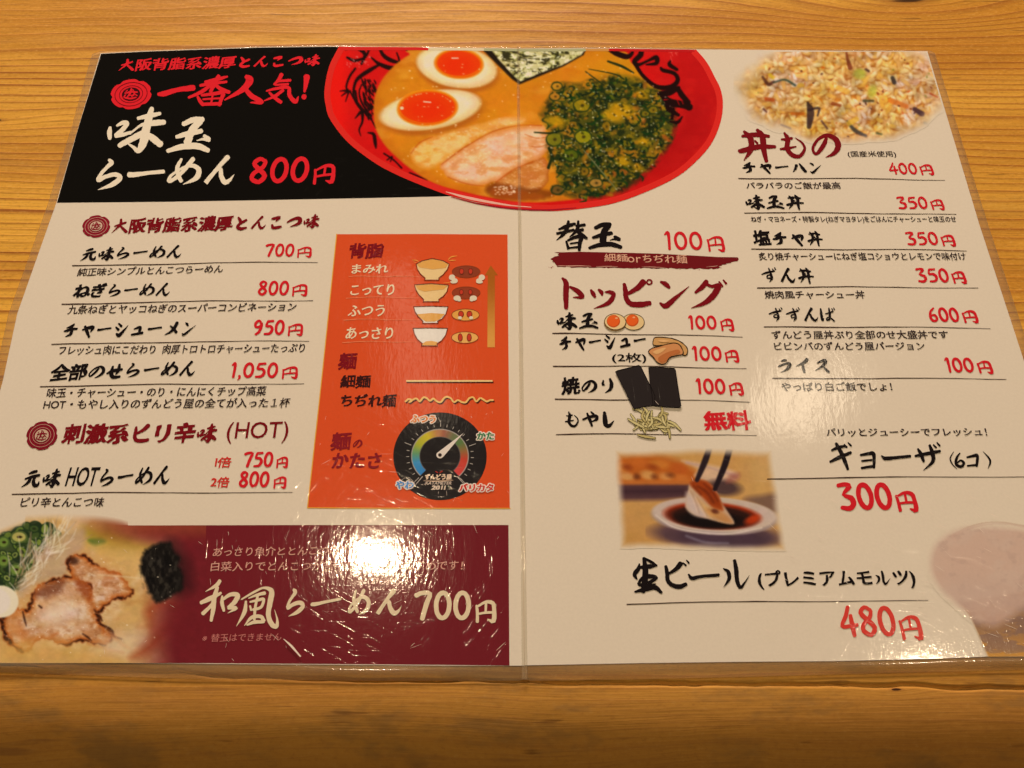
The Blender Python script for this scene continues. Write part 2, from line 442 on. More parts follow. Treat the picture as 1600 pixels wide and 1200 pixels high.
def to_mm(strokes):
    """photo-position strokes -> sheet millimetres, y up"""
    out = []
    for st in strokes:
        xy = at(np.array([p[0] for p in st]), np.array([p[1] for p in st])) * 1000
        xy2 = at(np.array([p[0] + 1 for p in st]), np.array([p[1] for p in st])) * 1000
        k = np.linalg.norm(xy2 - xy, axis=1)
        out.append([(x, y, p[2] * kk) for (x, y), p, kk in zip(xy, st, k)])
    return out


LIB = {c: to_mm(s) for c, s in TR.items()}

# ------------------------------------------------------------------ type (outlines of the built-in type, thickened and roughened like brush lettering)
_cache = {}


def glyph(ch):
    if ch not in _cache:
        c = bpy.data.curves.new("type", 'FONT')
        c.body = ch
        c.resolution_u = 3
        o = bpy.data.objects.new("type", c)
        COL.objects.link(o)
        me = bpy.data.meshes.new_from_object(o.evaluated_get(bpy.context.evaluated_depsgraph_get()))
        V = np.array([v.co[:2] for v in me.vertices]) if len(me.vertices) else np.zeros((0, 2))
        F = [list(p.vertices) for p in me.polygons]
        bpy.data.objects.remove(o)
        bpy.data.curves.remove(c)
        bpy.data.meshes.remove(me)
        # outward vertex normals from boundary edges
        nrm = np.zeros_like(V)
        cnt = {}
        for f in F:
            for a, b in zip(f, f[1:] + f[:1]):
                k = (min(a, b), max(a, b))
                cnt.setdefault(k, []).append((a, b, f))
        for k, l in cnt.items():
            if len(l) == 1:
                a, b, f = l[0]
                e = V[b] - V[a]
                n = np.array([e[1], -e[0]])
                ln = np.linalg.norm(n)
                if ln < 1e-9:
                    continue
                n /= ln
                cen = V[f].mean(0)
                if np.dot(cen - V[a], n) > 0:
                    n = -n
                nrm[a] += n
                nrm[b] += n
        ln = np.linalg.norm(nrm, axis=1)
        nrm[ln > 1e-6] /= ln[ln > 1e-6][:, None]
        _cache[ch] = (V, F, nrm)
    return _cache[ch]


def adv(ch):
    if ord(ch) > 0x2000 or ch == '・':
        return 1.0
    if ch == ' ':
        return 0.55
    V = glyph(ch)[0]
    return float(V[:, 0].max() + 0.05)


def brushed(ch, bold, rise, i):
    V, F, n = glyph(ch)
    if len(V) == 0:
        return V, F
    off = bold * (0.35 + 0.9 * np.abs(n[:, 0] * 0.85 + n[:, 1] * 0.3))
    j = np.array([mn.noise(Vector((x * 5.1 + i * 3.3, y * 5.1, 0.3))) for x, y in V])
    P = V + n * (off + bold * 0.9 * j)[:, None]
    if ord(ch) > 0x2000:
        P = P + np.stack([np.zeros(len(P)), rise * (P[:, 0] - 0.5)], 1)
    w = np.array([[mn.noise(Vector((x * 2.2, y * 2.2, 5.5 + i))), mn.noise(Vector((x * 2.2, y * 2.2, 9.5 + i)))] for x, y in V])
    return P + w * 0.035 * (1 if ord(ch) > 0x2000 else 0.3), F


def text(name, s, BL, BR, h, color, parent, layer=6, bold=0.03, rise=0.07, lib=True, slant=0.0, grow=0.0, fit=None, halo=0.0):
    """one line of lettering whose bounding box runs from BL to BR (photo positions) with height h"""
    items = []
    x = 0.0
    for i, ch in enumerate(s):
        if ch == ' ' or ch == '　':
            x += 0.55
            continue
        V, F, _ = glyph(ch)
        a = adv(ch)
        if lib and ch in LIB:
            st = LIB[ch]
            xs = [p[0] for q in st for p in q]
            ys = [p[1] for q in st for p in q]
            wv = max(p[2] for q in st for p in q) * 0.4
            x0, x1, y0, y1 = min(xs) - wv, max(xs) + wv, min(ys) - wv, max(ys) + wv
            gx0, gx1, gy0, gy1 = V[:, 0].min() - .02, V[:, 0].max() + .02, V[:, 1].min() - .03, V[:, 1].max() + .02
            if ch == 'ー':
                gy0, gy1 = 0.32, 0.50
            sx, sy = (gx1 - gx0) / (x1 - x0), (gy1 - gy0) / (y1 - y0)
            sw = math.sqrt(sx * sy) * (1.22 + grow) * {'味': 1.3, 'と': 1.3, 'こ': 1.3, 'つ': 1.2}.get(ch, 1.0)
            for q in st:
                pts, fc = ribbon([(x + gx0 + (p[0] - x0) * sx, gy0 + (p[1] - y0) * sy, p[2] * sw) for p in q], n=4)
                items.append((np.array([q_[:2] for q_ in pts]), fc))
        else:
            P, F2 = brushed(ch, bold, rise, i)
            if len(P):
                items.append((P + np.array([x, 0]), F2))
        x += a
    allp = np.vstack([p for p, _ in items])
    x0, y0 = allp.min(0)
    x1, y1 = allp.max(0)
    if fit:                       # keep the line's scale when it is all low letters
        y0, y1 = fit
    BL, BR = np.array(BL, float), np.array(BR, float)
    mid = (BL + BR) / 2
    m = at(mid[0], mid[1])
    up = np.array(px_of(m[0], m[1] + 0.001)) - mid
    up = up / abs(up[1]) * h
    up[0] += slant * h
    base = BR - BL - np.array([up[0], 0])
    polys = []
    for P, F in items:
        u = (P[:, 0] - x0) / (x1 - x0)
        v = (P[:, 1] - y0) / (y1 - y0)
        q = BL + u[:, None] * base + v[:, None] * up
        for k in range(10 if halo else 1):
            dx, dy = (halo * math.cos(k * .6283), halo * math.sin(k * .6283)) if halo else (0, 0)
            polys.append(([(t[0] + dx, t[1] + dy, .4e-6 * k) for t in q], F))
    return shape_px(name, polys, color if hasattr(color, 'node_tree') else ink(color), parent, layer)


def strokes(name, chars, color, parent, layer=6, n=6, grow=0.0):
    polys = []
    for st in chars:
        polys.append(ribbon([(p[0], p[1], p[2] * (1 + grow)) for p in st], n))
    return shape_px(name, polys, ink(color), parent, layer)


def price(s, BL, BR, h, parent, color=RED, layer=6, yen=None, w=1.16, name="price"):
    """digits upright on the page, followed by the small yen character"""
    BL, BR = np.array(BL, float), np.array(BR, float)
    digits = s.replace('円', '')
    adv_ = [26 if c == ',' else (46 if c == '1' else 62) for c in digits]
    ye = 66 if yen is None else 0
    tot = sum(adv_) + ye
    m = at(*((BL + BR) / 2))
    up = np.array(px_of(m[0], m[1] + 0.001)) - (BL + BR) / 2
    up = up / abs(up[1]) * h
    ex = (BR - BL)
    polys = []

    def put(st_, x, sx, sy, oy):
        for st in st_:
            q = []
            for (a, b, c) in st:
                u = (x + a * sx) / tot
                v = 1 - (b * sy + oy) / 100
                p = BL + ex * u + up * v * 1.0
                q.append((p[0], p[1], c * h / 100 * w))
            polys.append(ribbon(q, 3, 0.05))
    x = 0
    for c, a in zip(digits, adv_):
        put(DG[c], x, 1.0, 1.0, 0)
        x += a
    if yen is None:
        put(DG['円'], x, 0.68, 0.72, 33)
    else:
        (yl, yr, yh) = yen
        yl, yr = np.array(yl, float), np.array(yr, float)
        upy = up / h * yh
        for st in DG['円']:
            polys.append(ribbon([(*(yl + (yr - yl) * a / 95 + upy * (1 - b / 100)), c * yh / 100 * w) for a, b, c in st], 3, 0.05))
    return shape_px(name, polys, ink(color), parent, layer)


def rule(a, b, parent, c=(70, 48, 36), w=1.9, layer=5, name="rule_line"):
    n = 14
    pts = []
    ph = rnd.uniform(0, 6)
    for k in range(n + 1):
        t = k / n
        y = a[1] + (b[1] - a[1]) * t + 0.6 * math.sin(ph + t * 9) + rnd.uniform(-.25, .25) - 1.2 * math.sin(math.pi * t)
        pts.append((a[0] + (b[0] - a[0]) * t, y, w * (1 - 0.55 * t) * rnd.uniform(0.75, 1.15)))
    return shape_px(name, [ribbon(pts, 2, 0.1)], ink(c), parent, layer)

# ------------------------------------------------------------------ photographs printed on the sheet (painted per point, like halftone ink)
class Canvas:
    def __init__(s, x0, y0, x1, y1, base, step=1.0, seed=1):
        s.x0, s.y0, s.step = x0, y0, step
        s.w, s.h = int((x1 - x0) / step) + 1, int((y1 - y0) / step) + 1
        s.X, s.Y = np.meshgrid(x0 + np.arange(s.w) * step, y0 + np.arange(s.h) * step)
        s.img = np.ones((s.h, s.w, 3)) * np.array(base) / 255.0
        s.rs = np.random.RandomState(seed)

    def win(s, x0, y0, x1, y1):
        i0 = max(0, int((y0 - s.y0) / s.step) - 1)
        i1 = min(s.h, int((y1 - s.y0) / s.step) + 3)
        j0 = max(0, int((x0 - s.x0) / s.step) - 1)
        j1 = min(s.w, int((x1 - s.x0) / s.step) + 3)
        return slice(i0, max(i0, i1)), slice(j0, max(j0, j1))

    def noise(s, sx, sy=None, octaves=3, seed=0, warp=0):
        sy = sy or sx
        out = np.zeros((s.h, s.w))
        amp, tot = 1.0, 0
        for o in range(octaves):
            rs = np.random.RandomState(seed * 17 + o)
            u, v = (s.X - s.x0) / sx * 2 ** o, (s.Y - s.y0) / sy * 2 ** o
            G = rs.rand(int(v.max()) + 3, int(u.max()) + 3)
            i, j = v.astype(int), u.astype(int)
            fv, fu = v - i, u - j
            fv, fu = fv * fv * (3 - 2 * fv), fu * fu * (3 - 2 * fu)
            val = (G[i, j] * (1 - fu) + G[i, j + 1] * fu) * (1 - fv) + (G[i + 1, j] * (1 - fu) + G[i + 1, j + 1] * fu) * fv
            out += val * amp
            tot += amp
            amp *= 0.55
        return out / tot

    def blend(s, m, c, win=None):
        w = win or (slice(None), slice(None))
        c = np.array(c, float) / 255.0
        s.img[w] = s.img[w] * (1 - m[..., None]) + c * m[..., None]

    def mul(s, f):
        s.img *= f[..., None]

    def ell_mask(s, cx, cy, rx, ry, ang=0.0, soft=1.2, win=None):
        w = win or s.win(cx - max(rx, ry) - soft, cy - max(rx, ry) - soft, cx + max(rx, ry) + soft, cy + max(rx, ry) + soft)
        X, Y = s.X[w] - cx, s.Y[w] - cy
        ca, sa = math.cos(ang), math.sin(ang)
        u, v = (X * ca + Y * sa) / rx, (-X * sa + Y * ca) / ry
        d = (1 - np.sqrt(u * u + v * v)) * min(rx, ry)
        return np.clip(d / soft + 0.5, 0, 1), w

    def ell(s, cx, cy, rx, ry, c, ang=0.0, soft=1.2, a=1.0):
        m, w = s.ell_mask(cx, cy, rx, ry, ang, soft)
        s.blend(m * a, c, w)

    def ringe(s, cx, cy, rx, ry, t, c, ang=0.0, soft=1.0, a=1.0):
        m, w = s.ell_mask(cx, cy, rx, ry, ang, soft)
        m2, _ = s.ell_mask(cx, cy, max(rx - t, .4), max(ry - t, .3), ang, soft, w)
        s.blend(np.clip(m - m2, 0, 1) * a, c, w)

    def poly_mask(s, pts, soft=1.2):
        P = np.array(pts, float)
        w = s.win(P[:, 0].min() - soft, P[:, 1].min() - soft, P[:, 0].max() + soft, P[:, 1].max() + soft)
        X, Y = s.X[w], s.Y[w]
        ins = np.zeros(X.shape, bool)
        dist = np.full(X.shape, 1e9)
        for (x0, y0), (x1, y1) in zip(P, np.roll(P, -1, 0)):
            if y0 != y1:
                c = ((y0 > Y) != (y1 > Y)) & (X < (x1 - x0) * (Y - y0) / (y1 - y0) + x0)
                ins ^= c
            dx, dy = x1 - x0, y1 - y0
            t = np.clip(((X - x0) * dx + (Y - y0) * dy) / max(dx * dx + dy * dy, 1e-9), 0, 1)
            dist = np.minimum(dist, np.hypot(X - x0 - t * dx, Y - y0 - t * dy))
        d = np.where(ins, dist, -dist)
        return np.clip(d / soft + 0.5, 0, 1), w

    def poly(s, pts, c, soft=1.2, a=1.0, tex=None):
        m, w = s.poly_mask(pts, soft)
        if tex is not None:
            m = m * tex[w]
        s.blend(m * a, c, w)

    def line(s, pts, c, soft=1.0, a=1.0, n=5):
        """stroke through (x, y, width) points"""
        P = spline(pts, n)
        mx = P[:, 2].max()
        w = s.win(P[:, 0].min() - mx, P[:, 1].min() - mx, P[:, 0].max() + mx, P[:, 1].max() + mx)
        X, Y = s.X[w], s.Y[w]
        if X.size == 0:
            return
        best = np.full(X.shape, -1e9)
        for (x0, y0, w0), (x1, y1, w1) in zip(P[:-1], P[1:]):
            dx, dy = x1 - x0, y1 - y0
            t = np.clip(((X - x0) * dx + (Y - y0) * dy) / max(dx * dx + dy * dy, 1e-9), 0, 1)
            best = np.maximum(best, (w0 + (w1 - w0) * t) / 2 - np.hypot(X - x0 - t * dx, Y - y0 - t * dy))
        s.blend(np.clip(best / soft + 0.5, 0, 1) * a, c, w)

    def punch(s, sat=.22, con=.16):
        """richer, more contrasty ink"""
        lu = s.img.mean(2, keepdims=True)
        im = lu + (s.img - lu) * (1 + sat)
        s.img = np.clip(im, 0, 1) ** (1 + con)

    def blur(s, n=1, k=.25):
        for _ in range(n):
            p = np.pad(s.img, ((1, 1), (1, 1), (0, 0)), mode='edge')
            s.img = s.img * (1 - 2 * k) + (p[:-2, 1:-1] + p[2:, 1:-1] + p[1:-1, :-2] + p[1:-1, 2:]) * (k / 2)

    def grain(s, amt=0.12, sx=5, sy=3.5, seed=50, tint=0.05):
        n_ = s.noise(sx, sy, 3, seed) - .5
        m_ = s.noise(sx * 5, sy * 4, 3, seed + 1) - .5
        s.img *= (1 + amt * 1.6 * n_ + amt * m_)[..., None]
        s.img[..., 1] *= 1 + tint * 2 * (s.noise(sx * 2, sy * 2, 3, seed + 2) - .5)
        s.img[..., 2] *= 1 + tint * 4 * (s.noise(sx * 2.5, sy * 2, 3, seed + 3) - .5)

    def build(s, name, parent, layer, keep=None):
        """the painted picture as a printed patch; keep: mask of the part that is printed"""
        keep = np.ones((s.h, s.w), bool) if keep is None else keep
        xy = at(s.X, s.Y)
        co = np.concatenate([xy, np.full((s.h, s.w, 1), H0 + layer * 2e-5)], 2).reshape(-1, 3)
        idx = np.arange(s.w * s.h).reshape(s.h, s.w)
        k = keep[:-1, :-1] & keep[1:, :-1] & keep[:-1, 1:] & keep[1:, 1:]
        q = np.stack([idx[:-1, :-1][k], idx[1:, :-1][k], idx[1:, 1:][k], idx[:-1, 1:][k]], 1)
        used = np.unique(q)
        remap = np.full(s.w * s.h, -1)
        remap[used] = np.arange(len(used))
        q = remap[q]
        col = alb(np.clip(s.img.reshape(-1, 3)[used], 0, 1) * 0.9999)
        me = bpy.data.meshes.new(name)
        me.vertices.add(len(used))
        me.vertices.foreach_set("co", co[used].ravel().astype(np.float32))
        me.loops.add(q.size)
        me.loops.foreach_set("vertex_index", q.ravel().astype(np.int32))
        me.polygons.add(len(q))
        me.polygons.foreach_set("loop_start", (np.arange(len(q)) * 4).astype(np.int32))
        a = me.color_attributes.new("ink", 'FLOAT_COLOR', 'POINT')
        a.data.foreach_set("color", np.concatenate([col, np.ones((len(used), 1))], 1).ravel().astype(np.float32))
        me.update(calc_edges=True)
        return link(name, me, parent, VM)


def sm(a, b, x):
    t = np.clip((x - a) / (b - a), 0, 1)
    return t * t * (3 - 2 * t)


BOWL = [(530, 72), (514, 105), (507, 142), (509, 165), (516, 187), (542, 221), (580, 251), (611, 269), (642, 283), (672, 295), (700, 305), (740, 315), (780, 322.5), (815, 327), (860, 330), (910, 326), (960, 317.5),
        (1012, 299), (1060, 275), (1092, 248), (1113, 222), (1126, 190), (1129.5, 162), (1126, 140), (1117, 121), (1104, 97), (1087, 77)]
BOWLC = None
BROTH = [(662, 77), (640, 86), (617, 102), (597, 125), (586, 150), (584, 178), (588, 203), (605, 231), (642, 264), (680, 287), (730, 301), (780, 311), (820, 316), (860, 315), (900, 311), (935, 302),
         (975, 286), (1010, 265), (1032, 240), (1043, 220), (1052, 195), (1050, 172), (1042, 155), (1028, 138), (1010, 124), (985, 97), (950, 78)]


def smooth_closed(P, n=4):
    P = np.array(P, float)
    Q = np.vstack([P[-1], P, P[0], P[1]])
    out = []
    for i in range(1, len(Q) - 2):
        for k in range(n):
            t = k / n
            a, b, c, d = Q[i - 1], Q[i], Q[i + 1], Q[i + 2]
            out.append(tuple(0.5 * (2 * b + (c - a) * t + (2 * a - 5 * b + 4 * c - d) * t * t + (3 * b - a - 3 * c + d) * t ** 3)))
    return out


def jag(pts, amp, sd=1):
    """closed smooth outline made ragged"""
    P_ = smooth_closed(pts, 8)
    n_ = len(P_)
    out = []
    for i, (x, y) in enumerate(P_):
        x0_, y0_ = P_[(i - 1) % n_]
        x1_, y1_ = P_[(i + 1) % n_]
        dx, dy = x1_ - x0_, y1_ - y0_
        L_ = math.hypot(dx, dy) + 1e-6
        d_ = amp * (mn.noise(Vector((x * .09, y * .09, sd))) * 1.3 + mn.noise(Vector((x * .3, y * .3, sd + 5))) * .8)
        out.append((x - dy / L_ * d_, y + dx / L_ * d_))
    return out


def paint_bowl(parent):
    C = Canvas(500, 78, 1136, 334, (196, 38, 36), seed=3)
    R = C.rs
    n1, n2 = C.noise(60, octaves=4, seed=1), C.noise(9, octaves=3, seed=2)
    X, Y = C.X, C.Y
    # red lacquer: lighter lip, darker inner wall on the right
    C.blend(sm(1000, 1090, X) * 0.55, (170, 34, 36))
    C.blend(sm(.45, .65, C.noise(24, 16, 3, 88)) * .25, (206, 58, 46))
    C.blend(sm(560, 520, X) * 0.8, (226, 44, 34))
    BC = [tuple(q[:2]) for q in spline([(x, y, 0) for x, y in BOWL], 5)]
    mo, w = C.poly_mask(BC, 26)
    lip = np.zeros_like(X)
    lip[w] = mo
    C.blend(np.clip(1 - lip, 0, 1) * sm(150, 230, Y) * 0.9, (218, 52, 40))
    mr, w = C.poly_mask([(1040, 215), (1090, 160), (1095, 200), (1050, 262), (980, 298)], 40)
    C.blend(mr * .5, (150, 24, 28), w)
    # dragon painted on the red wall
    K = (34, 10, 14)

    def s2(l, c=K, a=.95):
        C.line([(380 + x / 4, 50 + y / 4, ww / 4) for x, y, ww in l], c, a=a)
    for l in ([(640, 110, 10), (690, 90, 22), (740, 110, 12)], [(650, 160, 14), (700, 180, 20), (760, 160, 10)], [(720, 100, 26), (760, 140, 22), (740, 200, 14)], [(790, 95, 10), (775, 140, 14), (740, 190, 8)],
              [(700, 230, 14), (665, 280, 14), (645, 340, 12), (655, 370, 10)], [(655, 365, 16), (605, 370, 6)], [(655, 370, 14), (615, 400, 6)], [(660, 375, 12), (640, 435, 5)], [(668, 370, 12), (690, 420, 5)], [(700, 370, 16), (715, 450, 10)],
              [(850, 100, 14), (880, 150, 24), (930, 180, 26), (975, 185, 14), (960, 130, 8)], [(800, 160, 8), (850, 200, 22), (920, 225, 28), (960, 215, 10)], [(860, 200, 12), (790, 240, 26), (730, 280, 24), (700, 320, 18), (690, 400, 14), (730, 470, 22), (780, 520, 12)],
              [(1010, 95, 8), (1030, 120, 10), (1060, 125, 6)], [(740, 330, 8), (725, 380, 10), (745, 450, 12), (800, 530, 10)], [(700, 540, 6), (740, 500, 22), (745, 560, 14), (725, 610, 10), (735, 650, 4)],
              [(780, 630, 8), (815, 640, 20), (825, 690, 22), (830, 725, 10)], [(800, 545, 8), (830, 600, 10)], [(880, 760, 10), (940, 800, 10), (990, 850, 10)], [(900, 800, 8), (930, 780, 10), (920, 810, 6)], [(1040, 880, 8), (1090, 900, 10), (1150, 925, 7)]):
        s2(l)
    for _ in range(150):              # scales
        t = R.rand()
        x, y = 735 + 95 * R.rand() + 20 * t, 290 + 250 * t
        if (x - 735) > 100 - 60 * abs(t - .3):
            continue
        s2([(x, y, 5), (x + 7, y + 12, 9), (x + 9, y + 20, 3)], a=.9)
    for _ in range(26):
        x, y = 640 + 150 * R.rand(), 150 + 70 * R.rand()
        s2([(x, y, 3), (x + 12 * R.rand(), y + 8 * R.rand(), 4)], (240, 190, 170), .7)

    def s3(l, c=K, a=.97):
        C.line([(760 + x / 4, 50 + y / 4, ww / 4) for x, y, ww in l], c, a=a)
    # broth
    mb, wb = C.poly_mask(smooth_closed(BROTH), 3.0)
    B = np.zeros_like(X)
    B[wb] = mb
    base = np.array((207, 138, 46)) / 255 * (0.93 + 0.14 * n1[..., None]) + 0.02 * (n2[..., None] - .5)
    C.img = C.img * (1 - B[..., None]) + base * B[..., None]
    edge = np.zeros_like(X)
    me_, we = C.poly_mask(smooth_closed(BROTH), 34)
    edge[we] = me_
    C.blend(B * (1 - edge) * .75, (186, 100, 34))
    C.blend(B * sm(.52, .72, C.noise(44, 26, 3, 7)) * .35, (226, 172, 84))
    C.blend(B * sm(.6, .8, C.noise(26, 12, 3, 9)) * .3, (192, 114, 34))
    C.blend(B * sm(860, 1010, X) * sm(200, 110, Y) * .55, (206, 158, 40))
    # pork slices
    f1, f2 = C.noise(14, 6, 4, 21), C.noise(5, 3, 3, 22)

    def slab(pts, c0, c1, c2, soft=14, amp=2.0, sd=1):
        E = jag(pts, amp, sd)
        m, w = C.poly_mask(E, 3)
        C.blend(m * .92, c0, w)
        m, w = C.poly_mask(E, soft * 2)
        C.blend(sm(.35, .95, m) * .9, c1, w)
        C.blend(sm(.55, 1.0, m) * sm(.40, .62, f1[w]) * .85, c2, w)
        C.blend(sm(.45, .9, m) * sm(.60, .72, f2[w]) * .35, (246, 216, 178), w)
        C.blend(sm(.45, .9, m) * sm(.42, .32, f1[w]) * .30, (206, 138, 82), w)

    slab([(640, 242), (656, 222), (700, 205), (745, 194), (790, 184), (822, 186), (812, 196), (757, 212), (722, 234), (692, 256), (660, 264)], (212, 146, 62), (226, 170, 92), (236, 196, 132), 8, 1.6, 1)
    C.ell(706, 228, 24, 8, (238, 204, 146), -.45, 8, .6)
    C.ell(792, 188, 22, 4, (236, 190, 128), -.1, 6, .6)
    slab([(776, 284), (806, 262), (848, 246), (858, 272), (846, 296), (806, 306), (765, 300)], (176, 102, 44), (200, 134, 72), (214, 158, 98), 9, 1.8, 3)
    slab([(690, 256), (722, 233), (757, 212), (800, 200), (846, 197), (856, 216), (852, 240), (830, 252), (804, 264), (782, 280), (742, 290), (702, 278)], (216, 150, 92), (228, 176, 128), (238, 204, 170), 12, 1.8, 2)
    C.ell(790, 226, 34, 13, (240, 206, 178), -.35, 14, .55)
    C.ell(740, 250, 24, 8, (240, 210, 160), -.5, 8, .45)
    for l in ([(690, 257, 1.2), (722, 233, 2.4), (757, 212, 1.2), (778, 203, 2.2), (812, 196, 1.0), (846, 196, 2.0)], [(776, 284, 1.4), (792, 272, 2.2), (806, 263, 1.0), (832, 253, 1.8)], [(642, 240, 1.2), (656, 223, 2.0), (676, 214, 1.0)], [(700, 277, 1.0), (728, 287, 1.6), (756, 291, 1.0)],
              [(820, 210, .6), (838, 216, 1.4), (856, 214, .6)], [(826, 228, .6), (842, 230, 1.2), (854, 226, .6)]):
        C.line(l, (182, 90, 34), 2.0, .75)
    C.poly(jag([(758, 292), (776, 286), (812, 292), (858, 298), (862, 308), (820, 313), (770, 309)], 2.4, 8), (120, 62, 24), 6, .7)
    C.poly(jag([(764, 300), (790, 295), (846, 305), (840, 312), (790, 312)], 2.0, 9), (166, 90, 38), 5, .7)
    for _ in range(70):
        x, y = 745 + 20 * R.randn(), 244 + 14 * R.randn()
        if 700 < x < 850 and 205 < y < 290:
            C.ell(x, y, 1 + 1.6 * R.rand(), .7 + .6 * R.rand(), (250, 226, 190), -.5, 1.2, .4)
    # eggs
    for (cx, cy, rx, ry, an, yx, yy, yrx, yry) in ((714, 104, 63, 33, .16, 717, 100, 37, 22.5), (673, 172, 79, 30, -.16, 668, 169, 46, 27)):
        C.ell(cx + 2, cy + 4, rx + 3, ry + 4, (176, 106, 44), an, 6, .8)
        C.ell(cx, cy, rx, ry, (226, 196, 138), an, 3)
        C.ell(cx - 2, cy - 1, rx - 6, ry - 5, (240, 224, 184), an, 8)
        C.ell(yx, yy, yrx + 1.5, yry + 1, (236, 164, 44), an * .4, 3)
        C.ell(yx, yy, yrx - 1, yry - 1, (232, 78, 28), an * .4, 5)
        C.ell(yx - 2, yy + 2, yrx * .6, yry * .6, (238, 66, 26), an * .4, 10, .8)
        C.ringe(yx, yy - 2, yrx, yry, 2.2, (244, 150, 40), 0, 1.5, .5)
    C.line([(662, 159, 1.8), (673, 160, 1.8)], (250, 222, 196))
    C.line([(706, 91, 1.8), (716, 91, 1.6)], (250, 222, 196))
    C.ell(628, 169, 2.8, 2.4, (250, 224, 190))
    for _ in range(26):
        a = R.rand() * 3.14
        C.ell(668 + 40 * math.cos(a), 168 - 24 * math.sin(a) + 2, .9, .7, (248, 190, 130), 0, 1, .8)
    # nori and its pale flakes
    nori = [(752, 76), (916, 76), (912, 86), (880, 104), (846, 118), (812, 132), (800, 124), (776, 100)]
    C.poly(nori, (44, 34, 24), 2.5)
    fl = [(766, 76), (914, 76), (908, 86), (878, 102), (844, 114), (813, 127), (803, 119), (782, 96)]
    m, w = C.poly_mask(fl, 2)
    a1, a2 = C.noise(7, 5, 3, 31)[w], C.noise(5, 4, 2, 33)[w]
    C.blend(m, (150, 142, 86), w)
    C.blend(m * sm(.46, .56, a1), (212, 204, 150), w)
    C.blend(m * sm(.60, .68, a2), (236, 230, 186), w)
    C.blend(m * sm(.43, .34, a1), (64, 60, 36), w)
    for _ in range(110):
        x = 775 + 135 * R.rand()
        y = 78 + 44 * R.rand()
        if y - 78 > (912 - x) * .42 or y - 78 > (x - 768) * 1.1:
            continue
        C.line([(x, y, .8), (x + R.randn() * 4, y + 2 * R.rand(), 1.6), (x + R.randn() * 6, y + 4 * R.rand(), .8)], (240, 236, 198) if R.rand() > .45 else (60, 56, 34), .9, .85)
    # chopped spring onion heap
    heap = [(846, 178), (862, 152), (872, 133), (905, 134), (925, 126), (948, 118), (975, 120), (1003, 128), (1030, 142), (1050, 165), (1054, 195), (1044, 225), (1020, 258), (990, 286), (955, 304), (910, 308), (880, 298), (872, 270),
            (856, 236), (862, 205)]
    m, w = C.poly_mask(smooth_closed(heap), 14)
    g1, g2, g3 = C.noise(15, 10, 3, 41)[w], C.noise(7, 5, 3, 43)[w], C.noise(26, 18, 2, 45)[w]
    bright = sm(.55, .7, g3)
    C.blend(m * (.90 - .55 * bright), (74, 78, 32), w)
    C.blend(m * sm(.52, .62, g1) * .8, (34, 46, 24), w)
    C.blend(m * sm(.58, .68, g2) * .7, (150, 128, 38), w)
    C.blend(m * sm(.60, .70, g2[::-1, ::-1]) * .6, (22, 32, 20), w)
    mm = np.zeros_like(X)
    mm[w] = m
    pos = []
    while len(pos) < 330:
        x, y = 845 + 212 * R.rand(), 118 + 192 * R.rand()
        if mm[int(y - C.y0), int(x - C.x0)] > .35 + .3 * R.rand():
            pos.append((x, y))
    for x, y in pos:
        k = R.rand()
        an = R.rand() * 3.1
        r = 3 + 5 * R.rand()
        if k < .20:
            a0_, sw_ = R.rand() * 6.3, 2.2 + 3 * R.rand()
            C.ell(x, y, r * .9, r * .6, (int(110 + 50 * R.rand()), int(100 + 30 * R.rand()), 40), an, 2.2, .6)
            C.line([(x + r * math.cos(a0_ + sw_ * t_) , y + r * .68 * math.sin(a0_ + sw_ * t_), 1.2 + 1.6 * R.rand()) for t_ in (0, .33, .66, 1)], (34 + R.randint(14), 48 + R.randint(14), 28), 1.4, .9)
        elif k < .72:
            C.line([(x, y, 2.4), (x + r * math.cos(an), y + r * math.sin(an), 3.4), (x + 2 * r * math.cos(an + .5), y + 1.6 * r * math.sin(an + .5), 1.6)], (30, int(44 + 22 * R.rand()), 26), 1.2, .9)
        elif k < .88:
            C.ell(x, y, r * .8, r * .5, (186 - R.randint(40), 140 - R.randint(40), 44), an, 3, .7)
        else:
            C.line([(x, y, 1.2), (x + 4 * math.cos(an), y + 4 * math.sin(an), 1)], (200, 190, 140), .8, .8)
    for (x, y, rx, ry, c) in ((909, 165, 14, 11, (176, 152, 44)), (866, 218, 13, 11, (146, 138, 44)), (911, 214, 14, 11, (176, 164, 44)), (870, 135, 9, 7, (214, 158, 60)), (867, 151, 9, 7, (208, 150, 60)), (912, 268, 9, 8, (150, 120, 40)), (931, 286, 11, 8, (196, 150, 80)),
                              (1020, 172, 9, 7, (150, 132, 42)), (1008, 178, 8, 6, (150, 132, 42)), (892, 243, 12, 10, (100, 112, 34)), (871, 297, 11, 8, (110, 90, 50)), (947, 198, 8, 10, (170, 130, 40))):
        C.ell(x, y, rx, ry, tuple(v * .92 for v in c), .4, 3, .85)
        C.line([(x + (rx - .5) * math.cos(q), y + (ry - .5) * math.sin(q), 1.2 + 1.4 * R.rand()) for q in np.linspace(R.rand() * 6, R.rand() * 2 + 9, 8)], (38, 54, 26), 1.4, .85)
        C.ell(x + 1, y, rx * .2, ry * .22, (60, 50, 24), 0, 2, .8)
    for x, y, rx, ry in ((972, 172, 20, 11), (958, 182, 16, 8), (868, 190, 16, 8), (974, 252, 12, 8), (1006, 222, 9, 6), (996, 262, 8, 5), (1003, 148, 10, 6)):
        C.ell(x, y, rx, ry, (208, 160, 40), .3, 7, .8)
    C.line([(912, 235, 1.6), (940, 268, 2.2), (965, 298, 1.2)], (120, 120, 80), 1)
